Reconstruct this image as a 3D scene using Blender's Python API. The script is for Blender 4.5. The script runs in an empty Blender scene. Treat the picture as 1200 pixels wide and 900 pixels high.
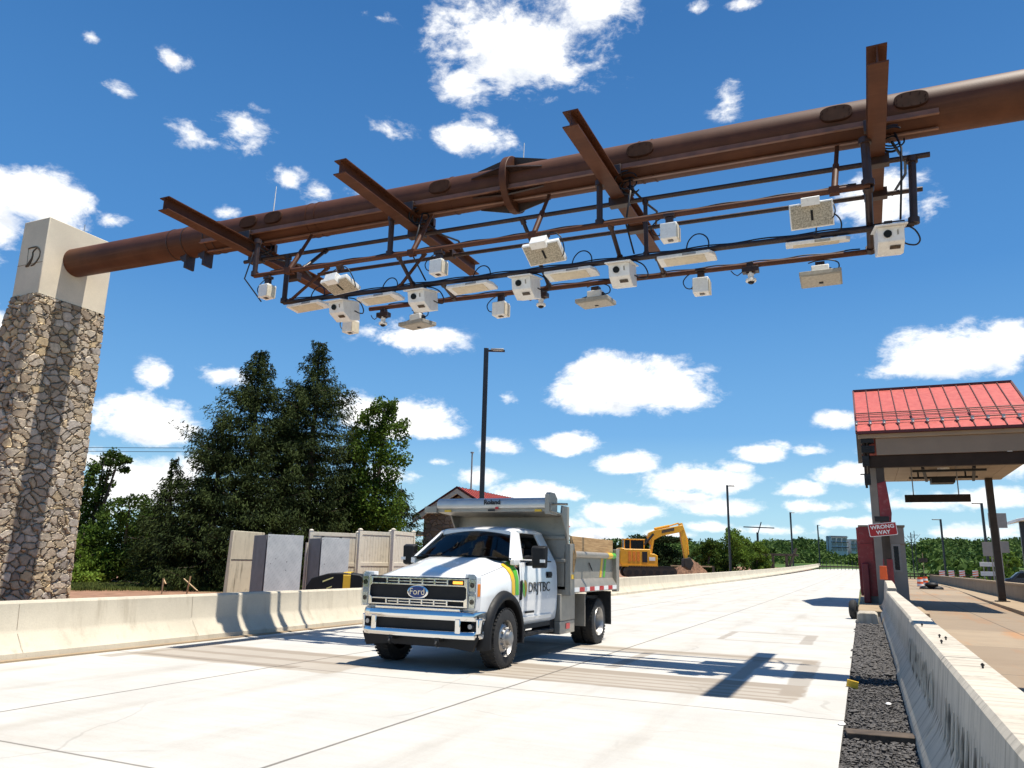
import bpy, math, random
import numpy as np
from mathutils import Vector, Matrix
random.seed(7); rng = np.random.default_rng(7)
R_ = math.radians
scene = bpy.context.scene
col = scene.collection
# ------------------------------------------------------------------ camera numbers
FPX, CX, CY, RHO, EYE = 900.0, 600.0, 450.0, R_(1.3), 1.6
cr, sr = math.cos(RHO), math.sin(RHO)
def un(x, y):
    dx, dv = x-CX, CY-y
    return dx*cr-dv*sr, dx*sr+dv*cr
uv, vv = un(1016., 667.)
PITCH = math.atan(-vv/FPX); YAW = math.atan(uv/math.hypot(FPX, vv))
cp, sp, cyw, syw = math.cos(PITCH), math.sin(PITCH), math.cos(YAW), math.sin(YAW)
RV = Vector((cyw, syw, 0)); FV = Vector((-syw*cp, cyw*cp, sp)); UV = Vector((syw*sp, -cyw*sp, cp))
EYEV = Vector((0, 0, EYE))
def ray(x, y):
    u, v = un(x, y); return FV*FPX+RV*u+UV*v
def gz(x, y, z=0.0):
    d = ray(x, y); return EYEV+d*((z-EYE)/d.z)
def aty(x, y, Y):
    d = ray(x, y); return EYEV+d*(Y/d.y)
def atx(x, y, X):
    d = ray(x, y); return EYEV+d*(X/d.x)
def atd(x, y, D):
    return EYEV+ray(x, y)/FPX*D

# ------------------------------------------------------------------ mesh helpers
class MB:
    def __init__(s): s.v=[]; s.f=[]; s.mi=[]; s.m=0
    def add(s, vs, fs):
        o=len(s.v); s.v += [tuple(p) for p in vs]
        for f in fs: s.f.append([i+o for i in f]); s.mi.append(s.m)
        return s
    def box(s, c, d, M=None):
        x,y,z=c; a,b,e=d[0]/2,d[1]/2,d[2]/2
        vs=[Vector((i*a,j*b,k*e)) for k in(-1,1) for j in(-1,1) for i in(-1,1)]
        if M is not None: vs=[M@p for p in vs]
        vs=[p+Vector(c) for p in vs]
        return s.add(vs,[(0,2,3,1),(4,5,7,6),(0,1,5,4),(2,6,7,3),(0,4,6,2),(1,3,7,5)])
    def bb(s,x0,x1,y0,y1,z0,z1): return s.box(((x0+x1)/2,(y0+y1)/2,(z0+z1)/2),(abs(x1-x0),abs(y1-y0),abs(z1-z0)))
    def prism(s, poly, axis, a, b, poly2=None):
        n=len(poly); poly2=poly2 or poly
        def mk(p,t): return {'x':(t,p[0],p[1]),'y':(p[0],t,p[1]),'z':(p[0],p[1],t)}[axis]
        vs=[mk(p,a) for p in poly]+[mk(p,b) for p in poly2]
        fs=[list(range(n))[::-1],list(range(n,2*n))]+[(i,(i+1)%n,n+(i+1)%n,n+i) for i in range(n)]
        return s.add(vs,fs)
    def loft(s, rings, close=True, caps=True):
        n=len(rings[0]); vs=[p for r in rings for p in r]; fs=[]
        for k in range(len(rings)-1):
            for i in range(n if close else n-1):
                j=(i+1)%n; fs.append((k*n+i,k*n+j,(k+1)*n+j,(k+1)*n+i))
        if caps and close: fs += [list(range(n))[::-1], list(range((len(rings)-1)*n,len(rings)*n))]
        return s.add(vs,fs)
    def tube(s, pts, r, n=10, caps=True):
        pts=[Vector(p) for p in pts]
        if len(pts)>=5 and not isinstance(r,(list,tuple)) and r<.03:
            q=[]; P=[pts[0]]+pts+[pts[-1]]
            for i in range(1,len(P)-2):
                a,b,c_,d=P[i-1:i+3]
                for k in range(4):
                    u=k/4.; q.append(.5*((2*b)+(c_-a)*u+(2*a-5*b+4*c_-d)*u*u+(3*b-a-3*c_+d)*u**3))
            pts=q+[pts[-1]]
        rs=r if isinstance(r,(list,tuple)) else [r]*len(pts)
        rings=[]; up=None
        for i,p in enumerate(pts):
            t=(pts[min(i+1,len(pts)-1)]-pts[max(i-1,0)]).normalized()
            if up is None: up=Vector((0,0,1)) if abs(t.z)<.9 else Vector((0,1,0))
            a=t.cross(up)
            if a.length<1e-4: a=t.cross(Vector((1,.3,0)))
            a.normalize(); b=a.cross(t).normalized(); up=b
            rings.append([p+(a*math.cos(q)+b*math.sin(q))*rs[i] for q in [2*math.pi*k/n for k in range(n)]])
        return s.loft(rings,True,caps)
    def bar(s, p0, p1, w, h):           # rectangular bar
        p0,p1=Vector(p0),Vector(p1); t=(p1-p0).normalized()
        a=t.cross(Vector((0,0,1)))
        if a.length<1e-3: a=Vector((1,0,0))
        a.normalize(); b=a.cross(t)
        r=lambda p:[p+a*(i*w/2)+b*(j*h/2) for i,j in((-1,-1),(1,-1),(1,1),(-1,1))]
        return s.loft([r(p0),r(p1)])
    def lathe(s, prof, c, axis='x', n=32, sgn=1, caps=False):
        c=Vector(c); rings=[]
        for r,h in prof:
            ring=[]
            for k in range(n):
                q=2*math.pi*k/n; a,b=r*math.cos(q),r*math.sin(q)
                ring.append(c+Vector({'x':(sgn*h,a,b),'y':(a,sgn*h,b),'z':(a,b,sgn*h)}[axis]))
            rings.append(ring)
        return s.loft(rings,True,caps)
    def ell(s, c, r, nu=12, nv=8):
        pr=[(max(1e-4,math.sin(math.pi*k/nv)),-math.cos(math.pi*k/nv)) for k in range(nv+1)]
        rings=[[Vector(c)+Vector((r[0]*a*math.cos(2*math.pi*i/nu),r[1]*a*math.sin(2*math.pi*i/nu),r[2]*h)) for i in range(nu)] for a,h in pr]
        return s.loft(rings)
    def build(s, name, mat, parent=None, bevel=0, smooth=35, loc=None, rz=0, seg=2):
        me=bpy.data.meshes.new(name); me.from_pydata([tuple(p) for p in s.v],[],s.f)
        mats=mat if isinstance(mat,(list,tuple)) else [mat]
        for m in mats: me.materials.append(m)
        if len(mats)>1: me.polygons.foreach_set('material_index', s.mi)
        me.validate(); me.update()
        import bmesh
        bm=bmesh.new(); bm.from_mesh(me); bmesh.ops.recalc_face_normals(bm,faces=bm.faces); bm.to_mesh(me); bm.free()
        if smooth:
            me.polygons.foreach_set('use_smooth',[True]*len(me.polygons)); me.set_sharp_from_angle(angle=R_(smooth))
        o=bpy.data.objects.new(name,me); col.objects.link(o)
        if parent: o.parent=parent
        if loc is not None: o.location=loc
        o.rotation_euler.z=rz
        if bevel:
            b=o.modifiers.new('bevel','BEVEL'); b.width=bevel; b.segments=seg; b.limit_method='ANGLE'; b.angle_limit=R_(40)
        return o
def thing(name,label,cat,loc=(0,0,0),rz=0,group=None):
    o=bpy.data.objects.new(name,None); col.objects.link(o); o.location=loc; o.rotation_euler=(0,0,rz); o.empty_display_size=.2
    o['label']=label; o['category']=cat
    if group: o['group']=group
    return o
def tag(o,label=None,cat=None,group=None,kind=None):
    if label: o['label']=label
    if cat: o['category']=cat
    if group: o['group']=group
    if kind: o['kind']=kind
    return o
KIDS={}
def kids(o): return [c for c in bpy.data.objects if c.parent==o]
def dup(o,parent=None,loc=None,label=None,rz=None):
    c=o.copy(); col.objects.link(c)
    if parent: c.parent=parent
    if loc is not None: c.location=loc
    if rz is not None: c.rotation_euler.z=rz
    if label: c['label']=label
    for k in kids(o): dup(k,c)
    return c
def text(name,body,size,mat,parent,M,ext=.004,sx=1.0,align='CENTER',bold=0):
    cu=bpy.data.curves.new(name,'FONT'); cu.body=body; cu.size=size; cu.extrude=ext; cu.align_x=align; cu.align_y='CENTER'; cu.offset=bold
    cu.resolution_u=3
    t=bpy.data.objects.new('t',cu); col.objects.link(t); bpy.context.view_layer.update()
    me=bpy.data.meshes.new_from_object(t.evaluated_get(bpy.context.evaluated_depsgraph_get())); bpy.data.objects.remove(t)
    me.name=name; me.transform(M@Matrix.Diagonal((sx,1,1,1))); me.materials.clear(); me.materials.append(mat)
    o=bpy.data.objects.new(name,me); col.objects.link(o); o.parent=parent
    return o
# text planes: facing -Y, facing +X
def M_front(loc): return Matrix.Translation(loc)@Matrix.Rotation(R_(90),4,'X')
def M_right(loc): return Matrix.Translation(loc)@Matrix.Rotation(R_(90),4,'Z')@Matrix.Rotation(R_(90),4,'X')

# ------------------------------------------------------------------ materials
class NT:
    def __init__(s,tree): s.t=tree; s.n=tree.nodes; s.l=tree.links
    def new(s,t,**k):
        n=s.n.new(t)
        for a,b in k.items(): setattr(n,a,b)
        return n
    def put(s,n,i,v):
        if v is None: return
        if hasattr(v,'is_output'): s.l.new(v,n.inputs[i])
        else: n.inputs[i].default_value=v
    def math(s,op,a,b=None,c=None,clamp=False):
        n=s.new('ShaderNodeMath',operation=op,use_clamp=clamp); s.put(n,0,a); s.put(n,1,b); s.put(n,2,c); return n.outputs[0]
    def vec(s,op,a,b=None):
        n=s.new('ShaderNodeVectorMath',operation=op); s.put(n,0,a); s.put(n,1,b); return n.outputs['Value'] if op in('LENGTH','DOT_PRODUCT','DISTANCE') else n.outputs[0]
    def noise(s,vec,scale,detail=4,rough=.55,dist=0):
        n=s.new('ShaderNodeTexNoise'); s.put(n,'Vector',vec); s.put(n,'Scale',scale); s.put(n,'Detail',detail); s.put(n,'Roughness',rough); s.put(n,'Distortion',dist); return n.outputs[0]
    def mr(s,v,a,b,c=0.,d=1.,smooth=True):
        n=s.new('ShaderNodeMapRange'); n.interpolation_type='SMOOTHSTEP' if smooth else 'LINEAR'
        for i,q in enumerate((v,a,b,c,d)): s.put(n,i,q)
        return n.outputs[0]
    def mix(s,f,a,b,mode='MIX'):
        n=s.new('ShaderNodeMix',data_type='RGBA',blend_type=mode); s.put(n,0,f)
        s.put(n,6,(*a,1) if isinstance(a,tuple) and len(a)==3 else a); s.put(n,7,(*b,1) if isinstance(b,tuple) and len(b)==3 else b); return n.outputs[2]
    def ramp(s,f,stops):
        n=s.new('ShaderNodeValToRGB'); s.put(n,0,f); e=n.color_ramp.elements
        while len(e)<len(stops): e.new(.5)
        for i,(p,c) in enumerate(stops): e[i].position=p; e[i].color=(*c,1)
        return n.outputs[0]
    def sep(s,v): n=s.new('ShaderNodeSeparateXYZ'); s.put(n,0,v); return n.outputs
    def comb(s,x,y,z): n=s.new('ShaderNodeCombineXYZ'); s.put(n,0,x); s.put(n,1,y); s.put(n,2,z); return n.outputs[0]
    def obj(s): return s.new('ShaderNodeTexCoord').outputs['Object']
def newmat(name):
    m=bpy.data.materials.new(name); m.use_nodes=True; nt=NT(m.node_tree); b=nt.n['Principled BSDF']; return m,nt,b
def bump(nt,b,h,strength=.3,dist=.02):
    n=nt.new('ShaderNodeBump'); nt.put(n,'Strength',strength); nt.put(n,'Distance',dist); nt.put(n,'Height',h); nt.l.new(n.outputs[0],b.inputs['Normal'])
def mat(name,c,rough=.6,metal=0.,var=.15,scale=3.,bmp=0.,bscale=60.,spec=.5,dirt=None,dirt_amt=.3,coat=0):
    m,nt,b=newmat(name); o=nt.obj()
    n=nt.noise(o,scale,5,.6)
    cc=nt.mix(nt.mr(n,.3,.7),tuple(x*(1-var) for x in c),tuple(min(1,x*(1+var)) for x in c))
    if dirt: cc=nt.mix(nt.math('MULTIPLY',nt.mr(nt.noise(o,scale*2.3+1.7,6,.65),.5,.72),dirt_amt),cc,dirt)
    nt.put(b,'Base Color',cc); b.inputs['Roughness'].default_value=rough; b.inputs['Metallic'].default_value=metal
    nt.put(b,'Roughness',nt.mr(nt.noise(o,scale*4,3),.2,.8,max(.02,rough-.08),min(1,rough+.08)))
    b.inputs['Specular IOR Level'].default_value=spec; b.inputs['Coat Weight'].default_value=coat; b.inputs['Coat Roughness'].default_value=.04
    if bmp: bump(nt,b,nt.noise(o,bscale,5,.6),bmp,.01)
    return m
def leafmat(name,dark,light,scale=.6,trans=.25):
    m,nt,b=newmat(name); o=nt.obj()
    f=nt.math('ADD',nt.math('MULTIPLY',nt.noise(o,scale,3),.6),nt.math('MULTIPLY',nt.noise(o,scale*9,2),.4))
    c=nt.mix(nt.mr(f,.36,.62),dark,light)
    nt.put(b,'Base Color',c); b.inputs['Roughness'].default_value=.75; b.inputs['Specular IOR Level'].default_value=.10
    t=nt.new('ShaderNodeBsdfTranslucent'); nt.put(t,0,nt.mix(.5,c,light)); mx=nt.new('ShaderNodeMixShader'); mx.inputs[0].default_value=trans
    nt.l.new(b.outputs[0],mx.inputs[1]); nt.l.new(t.outputs[0],mx.inputs[2]); nt.l.new(mx.outputs[0],nt.n['Material Output'].inputs[0])
    return m
def glassmat(name,tint,rough=.02):
    m,nt,b=newmat(name)
    tr=nt.new('ShaderNodeBsdfTransparent'); nt.put(tr,0,(*tint,1)); gl=nt.new('ShaderNodeBsdfGlossy'); gl.inputs['Roughness'].default_value=rough
    fr=nt.new('ShaderNodeFresnel'); fr.inputs[0].default_value=1.45
    mx=nt.new('ShaderNodeMixShader'); nt.l.new(fr.outputs[0],mx.inputs[0]); nt.l.new(tr.outputs[0],mx.inputs[1]); nt.l.new(gl.outputs[0],mx.inputs[2]); nt.l.new(mx.outputs[0],nt.n['Material Output'].inputs[0])
    return m

def gantry_steel():
    m,nt,b=newmat('brown painted steel'); o=nt.obj()
    n=nt.noise(o,1.3,6,.62); c=nt.mix(nt.mr(n,.3,.72),(.075,.026,.012),(.115,.042,.020))
    sx=nt.sep(o); st=nt.noise(nt.comb(nt.math('MULTIPLY',sx[0],.3),nt.math('MULTIPLY',sx[1],9.),nt.math('MULTIPLY',sx[2],9.)),1.2,5)
    c=nt.mix(nt.mr(st,.52,.75,0,.35),c,(.17,.072,.038))
    nt.put(b,'Base Color',c); b.inputs['Roughness'].default_value=.55; b.inputs['Specular IOR Level'].default_value=.28
    bump(nt,b,nt.noise(o,35,4),.06,.01); return m
def concrete(name,c,joints=None,stain=(.25,.21,.16),stain_amt=.35,scale=.8,vert=False,rough=.85):
    m,nt,b=newmat(name); o=nt.obj(); x=nt.sep(o)
    big=nt.noise(o,scale,7,.65); fine=nt.noise(o,38,4,.7)
    cc=nt.mix(nt.mr(big,.3,.7),tuple(v*.9 for v in c),tuple(min(.9,v*1.06) for v in c))
    if vert:
        st=nt.noise(nt.comb(nt.math('MULTIPLY',x[0],2.5),nt.math('MULTIPLY',x[1],2.5),nt.math('MULTIPLY',x[2],.35)),1.6,6,.65)
        cc=nt.mix(nt.mr(st,.5,.74,0,stain_amt),cc,stain)
        cc=nt.mix(nt.mr(nt.noise(o,2.6,6,.7),.56,.75,0,stain_amt*.6),cc,stain)
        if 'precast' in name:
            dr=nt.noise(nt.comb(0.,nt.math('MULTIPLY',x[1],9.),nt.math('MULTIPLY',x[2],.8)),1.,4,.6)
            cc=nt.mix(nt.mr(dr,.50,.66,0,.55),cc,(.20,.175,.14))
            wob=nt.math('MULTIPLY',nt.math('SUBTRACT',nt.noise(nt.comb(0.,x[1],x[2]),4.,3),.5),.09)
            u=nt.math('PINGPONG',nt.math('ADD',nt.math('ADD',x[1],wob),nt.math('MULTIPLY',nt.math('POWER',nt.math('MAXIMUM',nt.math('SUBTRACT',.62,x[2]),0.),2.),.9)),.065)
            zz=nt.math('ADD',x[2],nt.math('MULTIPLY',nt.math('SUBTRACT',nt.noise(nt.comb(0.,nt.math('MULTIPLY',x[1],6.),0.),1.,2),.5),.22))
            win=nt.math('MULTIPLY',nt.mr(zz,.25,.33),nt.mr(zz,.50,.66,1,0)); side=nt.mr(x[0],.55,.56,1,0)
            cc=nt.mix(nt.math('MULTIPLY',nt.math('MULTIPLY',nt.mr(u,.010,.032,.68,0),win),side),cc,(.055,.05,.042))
        # pour holes
        vo=nt.new('ShaderNodeTexVoronoi'); nt.put(vo,'Vector',o); nt.put(vo,'Scale',9.); cc=nt.mix(nt.mr(vo.outputs['Distance'],.035,.07,.55,0),cc,(.12,.11,.10))
    else:
        cc=nt.mix(nt.mr(nt.noise(o,.33,8,.72),.5,.8,0,stain_amt),cc,stain)
    cc=nt.mix(nt.mr(fine,.35,.7,.0,.16),cc,tuple(v*.55 for v in c))
    if joints: cc=joints(nt,x,cc)
    nt.put(b,'Base Color',cc); b.inputs['Roughness'].default_value=rough; b.inputs['Specular IOR Level'].default_value=.3
    bump(nt,b,nt.math('ADD',fine,nt.math('MULTIPLY',big,.8)),.25,.012)
    return m
M={}
M['steel']=gantry_steel()
M['steel_lit']=mat('sunlit brown rail steel',(.19,.085,.048),.4,var=.2,scale=4)  # rail highlight put into the colour: lighter copy of the gantry steel
M['plate']=mat('dull brown cover plate',(.050,.023,.015),.8,var=.2,scale=6,spec=.1)
M['far_white']=mat('far grey white render',(.48,.51,.54),.8,var=.1,scale=.5)
M['steel_dark']=mat('dark brown pipe',(.040,.020,.015),.45,var=.25,scale=5)
M['cable']=mat('black cable',(.006,.007,.012),.5,var=.1)
M['galv']=mat('galvanised fitting',(.42,.41,.39),.4,.6,var=.15,scale=8)
M['dev_white']=mat('white device casing',(.86,.855,.83),.5,var=.05,scale=9,dirt=(.45,.40,.32),dirt_amt=.25)
M['dev_cream']=mat('cream radome',(.70,.62,.47),.55,var=.08,scale=9,dirt=(.38,.32,.24),dirt_amt=.3)
M['dev_grey']=mat('grey antenna casing',(.34,.32,.28),.55,var=.12,scale=14,dirt=(.2,.18,.15),dirt_amt=.4)
M['dev_grey2']=mat('grey antenna face',(.46,.43,.37),.6,var=.15,scale=20,dirt=(.28,.25,.2),dirt_amt=.4)
M['dev_shade']=mat('brown port and reflection tone',(.06,.04,.025),.3,var=.5,scale=14)  # sensor box port, and the reflection painted under the camera housings
M['dev_mesh']=mat('speckled radome mesh',(.42,.375,.29),.6,var=.45,scale=42.)
M['lamp_dark']=mat('smoked chrome housing',(.30,.30,.31),.2,.9,var=.03)
M['lens']=mat('black lens glass',(.004,.004,.006),.25,spec=.3,var=0)
M['black']=mat('black plastic',(.008,.008,.009),.55,var=.15,scale=7,spec=.3)
M['chassis']=mat('black chassis steel',(.010,.010,.011),.6,var=.3,scale=5)
M['rubber']=mat('tyre rubber',(.016,.016,.017),.8,var=.2,scale=9,bmp=.15,dirt=(.09,.08,.065),dirt_amt=.35)
M['white_paint']=mat('white truck paint',(.80,.80,.79),.22,var=.015,scale=2,coat=.6,dirt=(.68,.65,.60),dirt_amt=.15)
M['chrome']=mat('chrome',(.75,.75,.74),.10,1.0,var=.02)
M['lamp_silver']=mat('lamp housing silver',(.80,.80,.80),.22,.25,var=.04)
M['rim']=mat('polished wheel alloy',(.36,.35,.34),.38,.8,var=.08,scale=8)
M['bed']=mat('brushed steel dump body',(.36,.325,.27),.42,.35,var=.07,scale=2.5,dirt=(.24,.21,.17),dirt_amt=.4)
M['tarp']=mat('satin aluminium housing',(.58,.57,.54),.35,.5,var=.04,scale=2,dirt=(.4,.38,.34),dirt_amt=.2)
M['wood']=None
M['amber']=mat('amber lens',(.75,.22,.02),.2,var=.05)
M['red']=mat('red lens',(.50,.02,.02),.3,var=.05)
M['orange']=mat('orange marker',(.85,.12,.02),.5,var=.06)
M['yellow']=mat('yellow decal',(.75,.46,.03),.4,var=.05)
M['green']=mat('green decal',(.10,.42,.04),.4,var=.05)
M['ink']=mat('black lettering',(.012,.012,.014),.5,var=.0)
M['white_dec']=mat('white decal',(.80,.80,.78),.5,var=.02)
M['blue']=mat('blue enamel',(.01,.035,.16),.25,var=.05)
M['glass']=glassmat('cab glass',(.24,.30,.32)); M['lampglass']=glassmat('headlight lens',(.85,.88,.9))
M['seat']=mat('dark seat cloth',(.02,.02,.022),.8)
M['stone_cap']=concrete('cream precast concrete',(.76,.67,.52),stain=(.62,.54,.42),stain_amt=.22)
M['barrier']=concrete('cast barrier concrete',(.58,.52,.41),stain=(.36,.305,.225),stain_amt=.6,vert=True)
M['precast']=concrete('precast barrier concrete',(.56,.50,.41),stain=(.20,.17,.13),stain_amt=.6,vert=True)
M['wall_old']=concrete('old parapet concrete',(.30,.235,.165),stain=(.13,.10,.07),stain_amt=.6,vert=True)
M['pvc']=mat('cream vinyl fence',(.72,.66,.54),.5,var=.05,scale=1.5,dirt=(.33,.28,.2),dirt_amt=.35)
M['roof_red']=mat('red standing seam roof',(.50,.092,.070),.45,.0,var=.05,scale=1.2)
M['roof_seam']=mat('dark red roof seam',(.10,.018,.016),.5,var=.1)
M['fascia']=mat('taupe fascia metal',(.24,.175,.12),.5,var=.06,scale=1.5)
M['beam_dark']=mat('dark bronze beam',(.034,.021,.014),.65,var=.12,spec=.2)
M['soffit']=mat('beige soffit panel',(.30,.225,.155),.7,var=.08,scale=1.)
M['booth_grey']=mat('grey booth panel',(.27,.24,.21),.55,var=.07,scale=2)
M['booth_red']=mat('red wrap film',(.26,.026,.028),.5,var=.2,scale=1.8,dirt=(.36,.13,.12),dirt_amt=.5)
M['booth_red2']=mat('deep red panel',(.15,.010,.015),.45,var=.15)
M['post_dark']=mat('dark painted post',(.06,.046,.036),.6,var=.15,spec=.25)
M['sign_red']=mat('red sign sheeting',(.38,.008,.010),.35,var=.04)
M['sign_back']=mat('bare aluminium sign back',(.30,.28,.26),.5,.3,var=.07,scale=3)
M['pole']=mat('black lamp post paint',(.012,.014,.020),.4,var=.1)
M['exc']=mat('excavator yellow',(.74,.36,.015),.4,var=.06,scale=2,dirt=(.3,.2,.1),dirt_amt=.3)
M['track']=mat('muddy track steel',(.035,.028,.022),.7,var=.3,scale=4)
M['bark']=mat('bark',(.075,.055,.04),.9,var=.35,scale=7,bmp=.5,bscale=12)
M['leaf_spruce']=leafmat('spruce needles',(.007,.015,.005),(.058,.080,.022),1.1,.12)
M['leaf_vine']=leafmat('vine leaves',(.016,.038,.007),(.11,.175,.022),.8,.2)
M['leaf_mid']=leafmat('broad leaves',(.016,.038,.008),(.085,.135,.022),.6,.22)
M['leaf_bright']=leafmat('bright broad leaves',(.035,.075,.012),(.16,.24,.035),.5,.25)
M['leaf_dark']=leafmat('dark leaves',(.008,.018,.007),(.03,.05,.014),.6,.12)
M['leaf_far']=leafmat('far wood leaves',(.038,.078,.020),(.11,.17,.042),.045,.15)
M['stake']=mat('raw pine stake',(.50,.36,.20),.8,var=.15,scale=6)
M['skin']=mat('skin',(.42,.24,.16),.5,var=.05); M['hivis']=mat('hi-vis vest cloth',(.55,.72,.05),.7,var=.06)
M['dirt_pile']=mat('excavated soil',(.20,.105,.06),.95,var=.35,scale=2.5,bmp=.9,bscale=5,dirt=(.12,.06,.035),dirt_amt=.6)
M['suv']=mat('dark blue car paint',(.012,.02,.045),.25,var=.05,coat=.5)
M['rope']=mat('pale twine',(.5,.44,.3),.9)

def wood_mat():
    m,nt,b=newmat('bed side board wood'); o=nt.obj(); x=nt.sep(o)
    w=nt.noise(nt.comb(nt.math('MULTIPLY',x[0],6.),nt.math('MULTIPLY',x[1],.9),nt.math('MULTIPLY',x[2],16.)),2.2,6,.6,.6)
    nt.put(b,'Base Color',nt.mix(nt.mr(w,.3,.7),(.34,.19,.075),(.56,.36,.17))); b.inputs['Roughness'].default_value=.7; bump(nt,b,w,.2,.01); return m
M['wood']=wood_mat()
def foil_mat():
    m,nt,b=newmat('foil faced insulation board'); o=nt.obj(); x=nt.sep(o)
    s=nt.math('ADD',nt.math('ADD',x[0],x[1]),nt.math('MULTIPLY',x[2],-1.0))
    s2=nt.math('ADD',nt.math('ADD',x[0],x[1]),x[2])
    dash=nt.math('MULTIPLY',nt.mr(nt.math('PINGPONG',s,.075),.0,.012,1,0),nt.mr(nt.math('PINGPONG',s2,.16),.06,.075))
    vo=nt.new('ShaderNodeTexVoronoi'); nt.put(vo,'Vector',o); nt.put(vo,'Scale',3.6); dots=nt.mr(vo.outputs['Distance'],.05,.09,1,0)
    c=nt.mix(nt.mr(nt.noise(o,2.,4),.3,.7),(.43,.46,.475),(.54,.57,.58))
    c=nt.mix(nt.math('MULTIPLY',dash,.55),c,(.14,.16,.18)); c=nt.mix(nt.math('MULTIPLY',dots,.8),c,(.08,.08,.09))
    nt.put(b,'Base Color',c); b.inputs['Roughness'].default_value=.45; b.inputs['Metallic'].default_value=.05; return m
M['foil']=foil_mat(); M['board_side']=mat('shaded insulation side',(.17,.18,.19),.6,var=.1)  # cabinet core and side: shade put into a darker board colour
def stone_mat(name,scale=3.6,disp=True,dark=1.0):
    m,nt,b=newmat(name); o=nt.obj()
    nn=nt.new('ShaderNodeTexNoise'); nt.put(nn,'Vector',o); nt.put(nn,'Scale',2.4); nt.put(nn,'Detail',2.)
    v=nt.vec('ADD',o,nt.vec('MULTIPLY',nt.vec('SUBTRACT',nn.outputs['Color'],(.5,.5,.5)),(.30,.30,.26)))
    v=nt.vec('MULTIPLY',v,(1.,1.,1.38))
    e=nt.new('ShaderNodeTexVoronoi',feature='DISTANCE_TO_EDGE'); nt.put(e,'Vector',v); nt.put(e,'Scale',scale)
    f=nt.new('ShaderNodeTexVoronoi',feature='F1'); nt.put(f,'Vector',v); nt.put(f,'Scale',scale)
    rc=nt.sep(f.outputs['Color'])
    c=nt.ramp(rc[0],[(0,(.20,.155,.115)),(.16,(.32,.265,.19)),(.32,(.25,.22,.19)),(.48,(.40,.30,.17)),(.62,(.36,.31,.25)),(.76,(.27,.205,.14)),(.88,(.42,.36,.28)),(1,(.30,.27,.24))])
    br=nt.math('MULTIPLY_ADD',rc[1],.6,1.35*dark); c=nt.vec('MULTIPLY',c,nt.comb(br,br,br))
    gr=nt.noise(o,9,6,.68); c=nt.mix(nt.mr(gr,.3,.75,.45,0),c,(.13,.105,.08))
    mort=nt.mr(e.outputs['Distance'],.015,.045,1,0); c=nt.mix(mort,c,(.17,.135,.095))
    nt.put(b,'Base Color',c); b.inputs['Roughness'].default_value=.88; b.inputs['Specular IOR Level'].default_value=.25
    hgt=nt.math('ADD',nt.math('MULTIPLY',nt.mr(e.outputs['Distance'],.0,.11),1.),nt.math('MULTIPLY',nt.math('ADD',gr,rc[2]),.35))
    if disp:
        d=nt.new('ShaderNodeDisplacement'); nt.put(d,'Height',hgt); d.inputs['Midlevel'].default_value=.9; d.inputs['Scale'].default_value=.062
        nt.l.new(d.outputs[0],nt.n['Material Output'].inputs['Displacement']); m.displacement_method='BOTH'
    else: bump(nt,b,hgt,.8,.05)
    return m
M['stone']=stone_mat('fieldstone veneer'); M['stone_b']=stone_mat('building fieldstone',2.6,False,.55)

# road concrete : joints + sealed loop cuts, all in world metres
def rects(nt,x,cc,lst,colr,amt,wob):
    px=nt.math('ADD',x[0],wob); py=nt.math('ADD',x[1],wob); acc=None
    for (x0,x1,y0,y1) in lst:
        a=nt.math('SUBTRACT',nt.math('ABSOLUTE',nt.math('SUBTRACT',px,(x0+x1)/2)),abs(x1-x0)/2)
        b=nt.math('SUBTRACT',nt.math('ABSOLUTE',nt.math('SUBTRACT',py,(y0+y1)/2)),abs(y1-y0)/2)
        d=nt.math('MAXIMUM',a,b); acc=d if acc is None else nt.math('MINIMUM',acc,d)
    return nt.mix(nt.mr(acc,-.02,.03,amt,0),cc,colr)
LOOP=[(-8.6,-1.0,15.0,15.25),(-1.15,-.85,11.0,15.2),(-5.6,-5.3,10.6,15.2),(-5.5,-.9,10.75,10.83),(-5.5,-1.05,11.05,11.13),(-5.5,-1.0,11.35,11.43),(-5.5,-.95,11.6,12.0),(-5.5,-1.0,10.45,10.6),
      (-3.9,-3.7,12.3,14.9),(-1.95,-1.75,12.2,14.9),(-3.0,-1.2,18.3,18.42),(-3.3,-1.2,20.7,20.85),(-1.45,-1.2,18.3,20.7),(-3.2,-3.05,18.4,20.7),
      (-10.9,-6.5,10.2,10.4),(-10.7,-7.2,10.9,11.2),(-11.0,-7.8,9.5,9.75),(-11.2,-10.9,9.,14.)]
TINT=[(-5.5,-.9,10.45,12.0),(-8.6,-.85,14.7,15.4),(-11.,-7.0,9.4,11.3)]
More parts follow.
